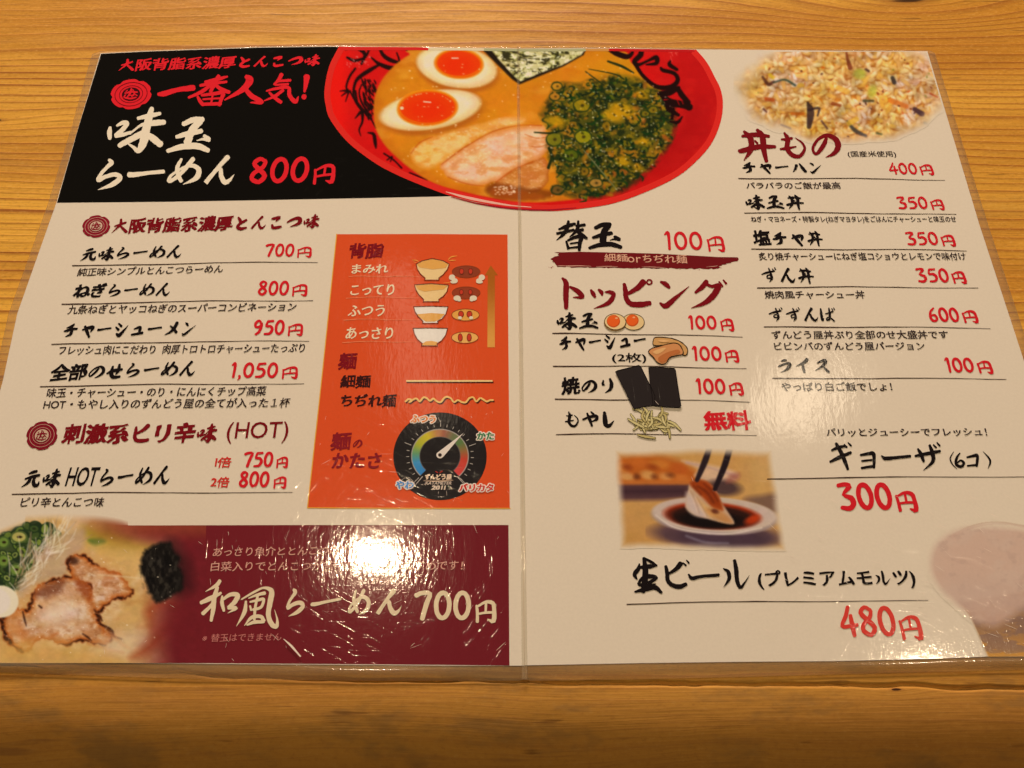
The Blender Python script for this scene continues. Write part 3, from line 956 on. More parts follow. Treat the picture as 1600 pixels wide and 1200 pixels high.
    for l in ([(858, 232, 5), (862, 244, 3.5), (857, 262, 5)], [(835, 207, 2), (860, 208, 3), (880, 204, 3)], [(915, 112, 1.6), (942, 132, 2)], [(920, 108, 1), (960, 116, 2), (975, 124, 2)], [(950, 96, 3), (972, 104, 4), (990, 114, 2)]):
        C.line(l, (40, 52, 26), 1)
    # shop lettering on the rim
    for l in ([(755, 100, 26), (815, 135, 34), (880, 155, 32), (912, 130, 20), (905, 112, 8)], [(958, 95, 26), (966, 140, 34), (925, 185, 30), (952, 205, 22), (1010, 180, 16), (1060, 160, 30), (1062, 195, 26), (1000, 205, 10)],
              [(925, 190, 26), (975, 270, 22), (1060, 340, 26), (1150, 345, 32), (1195, 305, 28), (1175, 260, 24), (1105, 240, 24), (1090, 225, 14)], [(1150, 180, 8), (1145, 205, 26), (1190, 235, 20)], [(1080, 385, 26), (1140, 380, 40), (1200, 350, 26)],
              [(1100, 400, 30), (1150, 440, 46), (1230, 455, 46), (1268, 470, 44)], [(1200, 360, 30), (1225, 400, 36), (1262, 440, 30)], [(1130, 430, 30), (1140, 480, 34), (1200, 520, 20)], [(1150, 560, 10), (1195, 565, 22), (1224, 530, 8)],
              [(1170, 480, 16), (1160, 540, 20)]):
        s3(l)
    for l in ([(1190, 420, 5), (1205, 455, 5)], [(1110, 425, 6), (1135, 420, 6)], [(1212, 415, 4), (1230, 450, 5)]):
        s3(l, (190, 30, 30))
    for l in ([(1125, 105, 3), (1140, 120, 4)], [(1150, 115, 3), (1165, 150, 4)], [(1170, 105, 3), (1190, 145, 4)], [(1140, 130, 3), (1165, 125, 4)], [(1178, 135, 3), (1196, 128, 3)], [(1150, 150, 3), (1160, 185, 3)]):
        s3(l, (232, 130, 110), .8)
    for _ in range(170):
        x, y = 856 + 190 * R.rand(), 130 + 172 * R.rand()
        if mm[int(y - C.y0), int(x - C.x0)] > .5:
            C.ell(x, y, .7 + R.rand(), .6 + .5 * R.rand(), (238, 226, 176), 0, 1, .7)
            C.ell(x + 3, y + 2, 2.4, 1.6, (20, 28, 18), R.rand() * 3, 2, .6)
    # wet highlights
    for _ in range(230):
        x, y = 600 + 450 * R.rand(), 80 + 230 * R.rand()
        if B[int(y - C.y0), int(x - C.x0)] < .9:
            continue
        C.ell(x, y, .6 + 1.2 * R.rand(), .5 + .7 * R.rand(), (250, 226, 180), 0, 1, .35 + .5 * R.rand())
    for _ in range(46):
        x, y = 772 + 34 * R.rand(), 290 + 14 * R.rand()
        C.ell(x, y, 1.6, 1, (250, 222, 186), 0, 1, .7)
    C.punch(.20, .14)
    C.blur(2)
    C.grain(.03, 8, 6)
    inner = np.zeros_like(X)
    m, w = C.poly_mask(BC, 1.0)
    inner[w] = m
    # keep clear of the crisp lip drawn over it
    d, w = C.poly_mask(BC, 6)
    k = np.zeros_like(X)
    k[w] = d
    return C.build("bowl_picture", parent, 3, k > .72)


def paint_rice(parent):
    C = Canvas(1146, 81, 1496, 238, (224, 200, 164), seed=8)
    X, Y = C.X, C.Y
    R = C.rs
    n = C.noise(40, octaves=3, seed=5)
    d = np.sqrt(((X - 1322) / 164) ** 2 + ((Y - 140) / 80) ** 2) + .26 * (n - .5)
    d = np.where(Y < 110, d - .0, d)
    A = sm(1.10, .80, d)
    C.blend(A * .95, (196, 138, 72))
    C.blend(A * sm(.5, .7, C.noise(30, 20, 3, 6)) * .6, (214, 168, 104))
    C.blend(A * sm(1380, 1470, X) * .5, (216, 156, 60))
    pal = [(238, 208, 150), (234, 200, 138), (242, 216, 168), (228, 176, 88), (236, 188, 96), (220, 172, 112), (238, 204, 134), (230, 190, 132)]
    pos = [(1150 + 340 * R.rand(), 80 + 158 * R.rand()) for _ in range(2300)]
    hue = C.noise(26, 18, 3, 31)
    for i, (x, y) in enumerate(pos):
        iy, ix = min(C.h - 1, max(0, int(y - C.y0))), min(C.w - 1, int(x - C.x0))
        a = A[iy, ix]
        if a < .08:
            continue
        an = R.randn() * .9 + .4
        L = 5.2 + 3.6 * R.rand()
        if i < 600:
            C.ell(x, y, L, 3.6, [(184, 110, 38), (200, 124, 42), (168, 100, 44), (212, 134, 50)][R.randint(4)], an, 2.8, .7 * a)
        else:
            c = np.array(pal[R.randint(len(pal))], float)
            c = c * (1 - .4 * sm(.5, .75, hue[iy, ix])) + np.array((230, 168, 70)) * .4 * sm(.5, .75, hue[iy, ix])
            C.ell(x + 1.0, y + 2.0, L, 3.3, (160, 92, 36), an, 2.4, .42 * a)
            C.ell(x, y, L, 3.1, tuple(c), an, 1.9, .86 * a)
            if R.rand() < .45:
                C.ell(x - .8, y - 1.1, L * .5, 1.2, (252, 234, 196), an, 1.6, .6 * a)

    def bit(l, c, a=.9):
        C.line([(1140 + x / 3.478, 60 + y / 3.478, w / 3.478) for x, y, w in l], c, 2.2, a * .9)
    for l, c in (([(425, 350, 14), (440, 400, 40), (432, 480, 26)], (52, 36, 44)), ([(430, 390, 14), (485, 380, 14), (478, 420, 10)], (58, 40, 46)), ([(180, 210, 14), (210, 250, 20), (240, 235, 12)], (92, 50, 40)), ([(240, 240, 10), (300, 225, 12), (355, 255, 14)], (62, 78, 54)),
                 ([(885, 215, 22), (895, 240, 24)], (54, 46, 40)), ([(1005, 385, 24), (1045, 410, 30)], (64, 36, 44)), ([(635, 80, 12), (640, 110, 16), (655, 160, 26)], (130, 58, 34)), ([(200, 330, 22), (235, 335, 20)], (190, 84, 34)), ([(640, 450, 10), (680, 500, 22), (740, 530, 16)], (58, 56, 60)),
                 ([(730, 340, 16), (780, 340, 12)], (70, 70, 44)), ([(800, 515, 12), (825, 522, 10)], (60, 70, 40)), ([(560, 355, 20), (600, 365, 16)], (146, 70, 34)), ([(340, 410, 18), (400, 410, 18)], (214, 112, 34)), ([(1090, 300, 10), (1130, 320, 8)], (180, 70, 34)),
                 ([(220, 200, 20), (235, 215, 18)], (228, 190, 50)), ([(380, 255, 26), (395, 255, 22)], (226, 176, 60)), ([(650, 460, 30), (690, 440, 26)], (230, 180, 60)), ([(590, 270, 30), (640, 290, 30)], (224, 170, 70)), ([(1060, 460, 14), (1130, 490, 12), (1190, 490, 14)], (120, 110, 100)),
                 ([(740, 170, 14), (755, 178, 14)], (70, 44, 40)), ([(185, 385, 12), (200, 400, 8)], (90, 44, 40)), ([(880, 340, 30), (960, 370, 26)], (216, 122, 50)), ([(500, 450, 12), (530, 490, 10)], (96, 60, 60)), ([(280, 470, 10), (330, 490, 12)], (110, 80, 80))):
        bit(l, c)
    for x, y, rx, ry in ((705, 195, 34, 26), (775, 290, 24, 36), (715, 180, 24, 14)):
        C.ell(1140 + x / 3.478, 60 + y / 3.478, rx / 3.478, ry / 3.478, (186, 182, 70), .3, 5, .75)
    for _ in range(70):
        x, y = 1165 + 310 * R.rand(), 90 + 130 * R.rand()
        if A[int(y - C.y0), int(x - C.x0)] > .8:
            C.ell(x, y, 1 + 2 * R.rand(), .8 + R.rand(), [(140, 64, 30), (204, 96, 34), (90, 50, 36), (150, 140, 60)][R.randint(4)], R.rand() * 3, 1.4, .8)
    C.img *= (1 + .34 * (C.noise(24, 16, 3, 61) - .5) + .22 * (C.noise(11, 8, 2, 62) - .5))[..., None]
    C.img[..., 2] *= 1 + .5 * (C.noise(34, 24, 2, 63) - .50)
    C.punch(.04, .10)
    C.blur(2)
    Af = A ** .8
    C.img = C.img * Af[..., None] + np.array((224, 200, 164)) / 255 * (1 - Af[..., None])
    keep = A > .01
    # right border: page edge
    ex = 1449 + (Y - 80) * .295 - 1.5
    keep &= X < ex
    return C.build("fried_rice_picture", parent, 3, keep)


def paint_wafu(parent):
    C = Canvas(-130, 800, 322, 1036, (224, 200, 164), seed=12)
    X, Y = C.X, C.Y
    R = C.rs
    n = C.noise(50, octaves=4, seed=3)
    C.blend(np.ones_like(X), (212, 164, 96))
    C.blend(sm(.42, .64, n) * .8, (228, 190, 134))
    C.blend(sm(.55, .75, C.noise(30, 20, 3, 9)) * .4, (190, 128, 62))

    def P(l):
        return [(x * .275, 780 + y * .275) + tuple(v * .275 for v in r) for x, y, *r in l]
    # yellow greens at the top
    C.poly(smooth_closed(P([(470, 160), (620, 165), (720, 200), (800, 250), (860, 270), (760, 300), (600, 290), (500, 250)])), (176, 160, 40), 20, .8)
    C.poly(smooth_closed(P([(500, 230), (580, 225), (600, 245), (540, 262)])), (70, 110, 36), 6, .8)
    C.poly(smooth_closed(P([(560, 260), (800, 280), (810, 380), (700, 400), (560, 330)])), (214, 166, 92), 30, .8)
    # green onions
    m, w = C.poly_mask(smooth_closed(P([(-300, 240), (0, 200), (120, 150), (300, 160), (330, 220), (240, 300), (150, 420), (130, 500), (60, 520), (0, 490), (-300, 470)])), 8)
    C.blend(m, (66, 78, 40), w)
    mm = np.zeros_like(X)
    mm[w] = m
    for _ in range(300):
        x, y = -120 + 210 * R.rand(), 818 + 104 * R.rand()
        if mm[int(y - C.y0), int(x - C.x0)] < .5:
            continue
        r, an = 4 + 6 * R.rand(), R.rand() * 3
        c = [(104, 124, 46), (140, 150, 70), (66, 84, 36), (36, 50, 28), (124, 140, 50)][R.randint(5)]
        C.ell(x, y, r, r * .75, c, an, 1.6, .9)
        C.ringe(x, y, r + 1, r * .75 + 1, 2, (34, 52, 26), an, 1.2, .9)
        if R.rand() < .6:
            C.ell(x, y, r * .4, r * .28, (40, 48, 24), an, 1.4, .9)
    for x, y, rx, ry in ((108, 215, 46, 34), (20, 350, 34, 36), (90, 400, 36, 34), (20, 245, 34, 34)):
        x, y = x * .275, 780 + y * .275
        C.ell(x, y, rx * .275, ry * .275, (176, 164, 84) if ry < 35 and x > 25 else (110, 132, 52), 0, 1.6)
        C.ringe(x, y, rx * .275, ry * .275, 2, (70, 90, 40), 0, 1.4)
        C.ell(x + 1, y, rx * .09, ry * .06, (48, 36, 18), 0, 1.4)
    # white shredded leek
    C.poly(smooth_closed(P([(280, 240), (330, 200), (400, 190), (480, 170), (470, 280), (400, 330), (380, 420), (240, 470), (180, 500), (110, 560), (100, 500), (180, 400)])), (196, 160, 116), 10, .9)
    for _ in range(110):
        t = R.rand()
        x, y = 330 - 240 * t + 120 * R.randn() * .35, 210 + 300 * t + 20 * R.randn()
        L = 60 + 120 * R.rand()
        an = -1.05 + .5 * R.randn()
        c = (236, 216, 182) if R.rand() > .3 else (176, 140, 100)
        C.line(P([(x, y, 3), (x + L * .5 * math.cos(an) + 6, y + L * .5 * math.sin(an), 8), (x + L * math.cos(an), y + L * math.sin(an), 3)]), c, 2.0, .6)
    # charred pork slices
    tx = C.noise(16, 9, 4, 71)
    tx2 = C.noise(30, 22, 3, 72)

    tf = C.noise(7, 5, 3, 73)

    def slice__(edge, seed_, tone, am=3.2):
        E = jag(P(edge), am, seed_)
        m, w = C.poly_mask(E, 2.0)
        C.blend(m, (176, 88, 30), w)
        m, w = C.poly_mask(E, 26)
        C.blend(sm(.30, .80, m) * .95, (206, 122, 56), w)
        C.blend(sm(.60, .98, m) * .95, tone, w)
        C.blend(sm(.55, .98, m) * sm(.44, .62, tx[w]) * .8, (234, 200, 162), w)
        C.blend(sm(.45, .9, m) * sm(.52, .38, tx2[w]) * .55, (184, 112, 60), w)
        C.blend(sm(.35, .8, m) * sm(.60, .74, tf[w]) * .35, (244, 216, 180), w)
        C.blend(sm(.25, .7, m) * sm(.40, .28, tf[w]) * .35, (150, 82, 36), w)
        # charred rim, thick and thin
        rim = []
        for i, (x, y) in enumerate(E + E[:1]):
            k_ = mn.noise(Vector((x * .045, y * .045, seed_ + 3.3))) + .5 * mn.noise(Vector((x * .16, y * .16, seed_)))
            rim.append((x, y, max(.3, 3.2 + 9 * k_)))
        for i in range(0, len(rim) - 4, 4):
            seg = rim[i:i + 5]
            mw = sum(q[2] for q in seg) / 5
            C.line(seg, (150, 66, 22), 4, min(.85, mw / 6), n=2)
            if mw > 2.6:
                C.line([(x, y, w_ * .62) for x, y, w_ in seg], (50, 24, 14), 2.2, min(.95, mw / 5.5), n=2)

    slice__([(385, 380), (410, 325), (470, 325), (530, 370), (600, 395), (690, 430), (748, 510), (735, 545), (690, 560), (620, 590), (560, 640), (520, 600), (470, 520), (420, 450)], 1, (214, 166, 116))
    C.ell(114, 876, 9, 6, (60, 28, 16), .2, 5, .8)
    slice__([(185, 540), (225, 490), (300, 460), (370, 445), (440, 450), (505, 480), (522, 540), (512, 590), (548, 650), (580, 720), (640, 780), (600, 830), (470, 800), (380, 830), (290, 800), (225, 800), (160, 860), (100, 850), (30, 770), (10, 700), (30, 645), (80, 615), (125, 620), (150, 640), (175, 600)], 2, (218, 170, 116))
    C.poly(jag(P([(250, 560), (360, 520), (450, 560), (490, 650), (440, 730), (300, 745), (215, 690), (215, 610)]), 6, 9), (232, 194, 150), 26, .6)
    C.ell(90, 958, 26, 12, (242, 214, 184), -.3, 16, .7)
    C.poly(jag(P([(195, 545), (260, 490), (370, 455), (350, 520), (250, 560)]), 3, 4), (116, 60, 38), 9, .7)
    C.poly(jag(P([(420, 460), (500, 480), (520, 545), (500, 570), (440, 510)]), 3, 5), (146, 62, 24), 8, .75)
    C.poly(jag(P([(60, 650), (115, 640), (135, 720), (180, 800), (140, 840), (60, 760), (30, 700)]), 3, 6), (206, 124, 56), 9, .6)
    for l in ([(130, 640, 8), (142, 690, 12), (150, 720, 4)], [(222, 605, 10), (236, 616, 12)], [(560, 705, 6), (600, 725, 16), (630, 750, 28), (650, 780, 12), (690, 795, 10)], [(470, 765, 6), (500, 785, 12), (520, 805, 5)], [(560, 640, 5), (580, 690, 8)]):
        C.line(P(l), (56, 26, 15), 2.6, .85)
    for l in ([(600, 740, 16), (700, 825, 18), (740, 850, 8)], [(330, 760, 6), (300, 775, 12)], [(500, 820, 8), (600, 850, 14), (700, 870, 8)]):
        C.line(P(l), (190, 96, 34), 6, .65)
    for _ in range(420):               # fibres and beads of fat
        x, y = R.randint(20, 700), R.randint(350, 850)
        C.line(P([(x, y, 2), (x + 12 * R.randn(), y + 8 * R.randn(), 4)]), [(244, 218, 184), (170, 96, 50), (228, 184, 140)][R.randint(3)], 1.3, .30)
    # pale fat, lower middle
    C.poly(smooth_closed(P([(600, 800), (760, 740), (860, 780), (840, 860), (700, 900), (520, 880)])), (228, 196, 150), 24, .7)
    C.poly(smooth_closed(P([(820, 640), (880, 580), (960, 570), (1030, 600), (1040, 680), (960, 780), (840, 880), (740, 900), (860, 780)])), (176, 84, 40), 16, .85)
    C.poly(smooth_closed(P([(880, 640), (940, 610), (980, 650), (940, 720), (870, 760)])), (196, 124, 90), 16, .7)
    C.poly(P([(0, 820), (260, 800), (600, 880), (700, 930), (0, 930)]), (218, 164, 80), 26, .7)
    C.line(P([(560, 430, 8), (700, 440, 8), (800, 450, 6)]), (228, 196, 140), 3, .7)
    # red ground fading in from the right
    red = (114, 30, 34)
    f = sm(205, 292, X + 26 * (C.noise(60, 40, 2, 5) - .5) + (Y - 930) * .10)
    C.blend(f, red)
    C.blend(sm(120, 250, X) * sm(868, 826, Y) * .95, red)
    C.blend(sm(90, 200, X) * sm(850, 824, Y) * .6, (150, 70, 40))
    # dark seaweed
    C.poly(jag(P([(960, 240), (1040, 300), (1090, 420), (1080, 520), (1000, 540), (920, 420)]), 3, 12), (50, 20, 20), 26, .8)
    C.poly(jag(P([(800, 370), (830, 290), (900, 250), (960, 245), (1000, 300), (1030, 400), (1040, 500), (990, 545), (900, 585), (860, 550), (815, 450)]), 3, 11), (26, 22, 18), 6)
    m, w = C.ell_mask(252, 894, 28, 38, 0, 20)
    nz = C.noise(5, 9, 3, 77)[w]
    C.blend(m * sm(.52, .70, nz) * .55, (74, 66, 52), w)
    C.blend(m * sm(.46, .34, nz) * .6, (10, 9, 9), w)
    C.blur(1)
    C.grain(.07, 11, 8, 60, .03)
    # half egg at the left
    C.ell(2, 940, 27, 25, (236, 220, 176), 0, 3)
    C.ell(-10, 940, 26, 22, (240, 226, 190), 0, 5)
    for _ in range(50):
        x, y = -120 + 390 * R.rand(), 820 + 212 * R.rand()
        C.ell(x, y, .6 + R.rand(), .6 + .5 * R.rand(), (250, 226, 184), 0, 1, .3 + .4 * R.rand())
    # fade to the paper above the banner
    top = 822 - 17 * np.sqrt(np.clip(1 - ((X - 90) / 114) ** 2, 0, 1)) - (X < 0) * 0
    top = np.where(X < 40, 812 + (40 - X) * .42, top)
    top = np.where(X > 203, 821, top)
    A = sm(top - 5, top + 11, Y)
    A = np.where(X > 200, (Y > 820.5) * 1.0, A)
    A = np.where((X > 122) & (X <= 215), np.maximum(A, (Y > 820.5) * 1.0), A)
    C.img = C.img * A[..., None] + np.array((224, 200, 164)) / 255 * (1 - A[..., None])
    left = 157 - .2973 * (Y - 83) + 1.2
    keep = (A > .02) & (X > left)
    return C.build("pork_ramen_picture", parent, 3, keep)


def paint_gyoza(parent):
    C = Canvas(950, 694, 1238, 872, (218, 188, 146), seed=14)
    X, Y = C.X, C.Y
    R = C.rs

    def P(l):
        return [(840 + x * .25, 570 + y * .25) + tuple(v * .25 for v in r) for x, y, *r in l]
    C.blend(np.ones_like(X), (202, 150, 82))
    C.blend(sm(.4, .7, C.noise(70, 40, 3, 2)) * .45, (206, 156, 90))
    C.blend(sm(40, 0, np.abs(X - 1190)) * sm(60, 0, np.abs(Y - 735)) * .5, (212, 168, 110))
    C.blend(sm(1090, 960, X) * sm(780, 870, Y) * .25, (176, 112, 44))
    # plate of dumplings behind, out of focus
    C.poly(smooth_closed(P([(480, 600), (560, 570), (700, 560), (850, 590), (960, 640), (1010, 700), (960, 760), (480, 760)])), (188, 98, 34), 14)
    for x, y, rx, ry, c in ((520, 640, 46, 30, (206, 128, 56)), (640, 610, 60, 28, (196, 104, 40)), (770, 620, 60, 26, (204, 122, 48)), (880, 650, 56, 34, (190, 92, 34)), (560, 700, 44, 26, (214, 158, 92)), (690, 690, 46, 28, (216, 160, 90)), (800, 700, 42, 24, (210, 146, 80)), (900, 710, 50, 24, (206, 120, 50)),
                            (560, 640, 30, 18, (140, 60, 24)), (720, 640, 34, 16, (150, 66, 26)), (620, 700, 20, 18, (110, 56, 30)), (730, 700, 20, 16, (120, 60, 30)), (830, 690, 24, 14, (120, 62, 30))):
        C.ell(840 + x / 4, 570 + y / 4, rx / 4, ry / 4, c, .2, 6, .8)
    C.poly(smooth_closed(P([(900, 600), (960, 605), (1150, 640), (1250, 680), (1230, 720), (1100, 740), (980, 700), (1000, 650)])), (216, 176, 136), 6, .9)
    C.line(P([(930, 612, 14), (1060, 640, 12), (1160, 670, 10), (1230, 690, 20)]), (190, 150, 130), 4, .8)
    C.poly(P([(470, 735), (940, 740), (980, 760), (940, 830), (780, 845), (470, 850)]), (92, 60, 60), 8, .95)
    C.poly(P([(470, 770), (920, 770), (920, 810), (470, 815)]), (62, 38, 44), 12, .8)
    C.poly(P([(480, 722), (960, 725), (960, 748), (480, 750)]), (204, 116, 46), 5, .8)
    C.ell(1130, 762, 27, 12, (74, 52, 52), .1, 8, .9)
    C.poly(smooth_closed(P([(1200, 690), (1260, 680), (1250, 720), (1180, 740)])), (160, 90, 70), 8, .7)
    C.poly(smooth_closed(P([(1290, 840), (1400, 815), (1520, 810), (1540, 900), (1480, 930), (1400, 890)])), (122, 90, 72), 10, .9)
    # shadow and sauce dish
    C.ell(1119, 836, 101, 22, (98, 70, 72), .05, 8, .95)
    C.ell(1128, 840, 80, 15, (72, 52, 62), .05, 8, .7)
    C.line(P([(930, 1070, 14), (1050, 1110, 14), (1190, 1115, 10)]), (140, 124, 130), 4, .7)
    C.ell(1117, 808, 98, 28, (170, 146, 132), .05, 3)
    C.ell(1116, 804, 97, 27, (206, 180, 154), .05, 2)
    C.line(P([(740, 940, 6), (840, 1010, 9), (1000, 1045, 9), (1200, 1055, 9), (1400, 1020, 8)]), (236, 214, 188), 2.5, .8)
    C.ell(1114, 802, 88, 23, (200, 174, 150), .05, 5)
    C.ell(1113, 806, 75, 21, (168, 54, 22), .06, 4)
    C.ell(1113, 808, 68, 18, (52, 26, 20), .06, 5)
    C.ell(1110, 812, 52, 13, (26, 17, 16), .05, 6)
    C.ell(1175, 812, 12, 6, (206, 66, 22), -.4, 5, .8)
    # dumpling
    C.poly(smooth_closed(P([(950, 740), (990, 720), (1060, 735), (1110, 780), (1150, 860), (1190, 920), (1228, 980), (1215, 998), (1140, 985), (1050, 960), (980, 940), (930, 900), (925, 850), (940, 790)])), (200, 160, 122), 3)
    C.poly(smooth_closed(P([(950, 740), (1000, 722), (1060, 735), (1110, 790), (1140, 850), (1160, 910), (1100, 900), (1040, 840), (990, 790)])), (176, 76, 26), 5, .95)
    C.poly(smooth_closed(P([(1040, 770), (1100, 800), (1130, 870), (1080, 860)])), (110, 44, 22), 8, .6)
    C.poly(smooth_closed(P([(930, 800), (980, 830), (1040, 900), (1060, 950), (980, 940), (930, 890)])), (206, 180, 160), 8, .9)
    C.poly(smooth_closed(P([(990, 840), (1060, 880), (1120, 940), (1060, 940)])), (220, 170, 96), 8, .8)
    C.poly(smooth_closed(P([(955, 738), (1010, 720), (1070, 738), (1120, 800), (1150, 880), (1120, 890), (1050, 830), (985, 780)])), (158, 62, 20), 6, .8)
    for l in ([(1000, 760, 8), (1060, 800, 14), (1100, 860, 8)], [(1040, 745, 6), (1090, 790, 12), (1125, 850, 6)], [(975, 760, 6), (1020, 810, 10)]):
        C.line(P(l), (92, 34, 16), 5, .6)
    for l in ([(945, 790, 4), (975, 850, 8), (1000, 925, 4)], [(985, 830, 4), (1020, 890, 8), (1050, 945, 4)], [(1060, 900, 4), (1110, 950, 6), (1160, 980, 4)]):
        C.line(P(l), (232, 200, 164), 4, .6)
        C.line([(x + 2.6, y, w) for x, y, w in P(l)], (168, 122, 84), 4, .5)
    C.poly(smooth_closed(P([(1050, 900), (1110, 900), (1170, 930), (1215, 985), (1150, 980), (1090, 950)])), (196, 130, 66), 6, .75)
    C.ell(1117, 799, 6, 3.5, (96, 40, 26), .3, 3, .8)
    # chopsticks
    C.line([(1108, 702, 9), (1101, 722, 10), (1089, 750, 7)], (48, 34, 36), 1.8)
    C.line([(1140, 701, 10), (1132, 728, 10), (1117, 764, 7)], (40, 28, 30), 1.8)
    d = np.minimum(np.minimum(X - (959 + (Y - 700) * .06), (1206 + (Y - 700) * .145) - X), np.minimum(Y - 701 - 2 * np.sin((X - 950) / 30), 860 - Y + (X - 1090) * .02))
    A = sm(-1, 15, d + 3 * (C.noise(26, 20, 2, 91) - .5))
    C.punch(.0, .06)
    C.blur(2)
    C.grain(.05, 12, 9, 70, .02)
    C.img = C.img * A[..., None] + np.array((224, 200, 164)) / 255 * (1 - A[..., None])
    return C.build("gyoza_picture", parent, 3, A > .01)


def paint_beer(parent):
    C = Canvas(1440, 808, 1760, 1026, (222, 198, 162), seed=16)
    X, Y = C.X, C.Y
    base = np.array((224, 200, 164)) / 255
    A = np.zeros_like(X)
    cx, cy = 1553, 893
    n = C.noise(30, 20, 4, 4)
    # glass body below the foam
    m, w = C.poly_mask([(1500, 940), (1518, 968), (1545, 1030), (1762, 1030), (1762, 900)], 4)
    C.blend(m, (196, 132, 56), w)
    C.blend(m * sm(.45, .6, C.noise(22, 9, 3, 8)[w]), (150, 108, 74), w)
    C.blend(m * sm(1020, 975, Y[w]) * .7, (130, 96, 78), w)
    A[w] = np.maximum(A[w], m * .95)
    C.blend(sm(1500, 1540, X) * sm(1012, 1030, Y) * .6, (206, 140, 50))
    m, w = C.poly_mask(smooth_closed([(1452, 885), (1460, 852), (1490, 829), (1540, 822), (1600, 826), (1660, 840), (1720, 860), (1762, 900), (1720, 960), (1640, 960), (1600, 950), (1572, 970), (1550, 978), (1520, 968), (1490, 942), (1464, 915)]), 15)
    m = m * .88
    C.blend(m, (200, 158, 130), w)
    C.blend(m * sm(.4, .7, n[w]) * .6, (204, 170, 142), w)
    C.blend(m * sm(.55, .75, C.noise(16, 10, 3, 14)[w]) * .4, (176, 138, 116), w)
    C.ell(1540, 930, 60, 22, (196, 160, 134), .2, 26, .7)
    A[w] = np.maximum(A[w], m)
    C.line([(1500, 826, 1.5), (1550, 815, 2.2), (1600, 822, 2)], (198, 162, 130), 2, .7)
    A = np.maximum(A, sm(0, 1, (np.abs(np.hypot((X - 1560) / 110, (Y - 905) / 88) - 1) < .03) * (Y < 840) * 1.0))
    A = np.clip(A, 0, 1)
    C.img = C.img * A[..., None] + base * (1 - A[..., None])
    right = 1449 + .327 * (Y - 78) - 4
    return C.build("beer_picture", parent, 3, (A > .01) & (X < right))


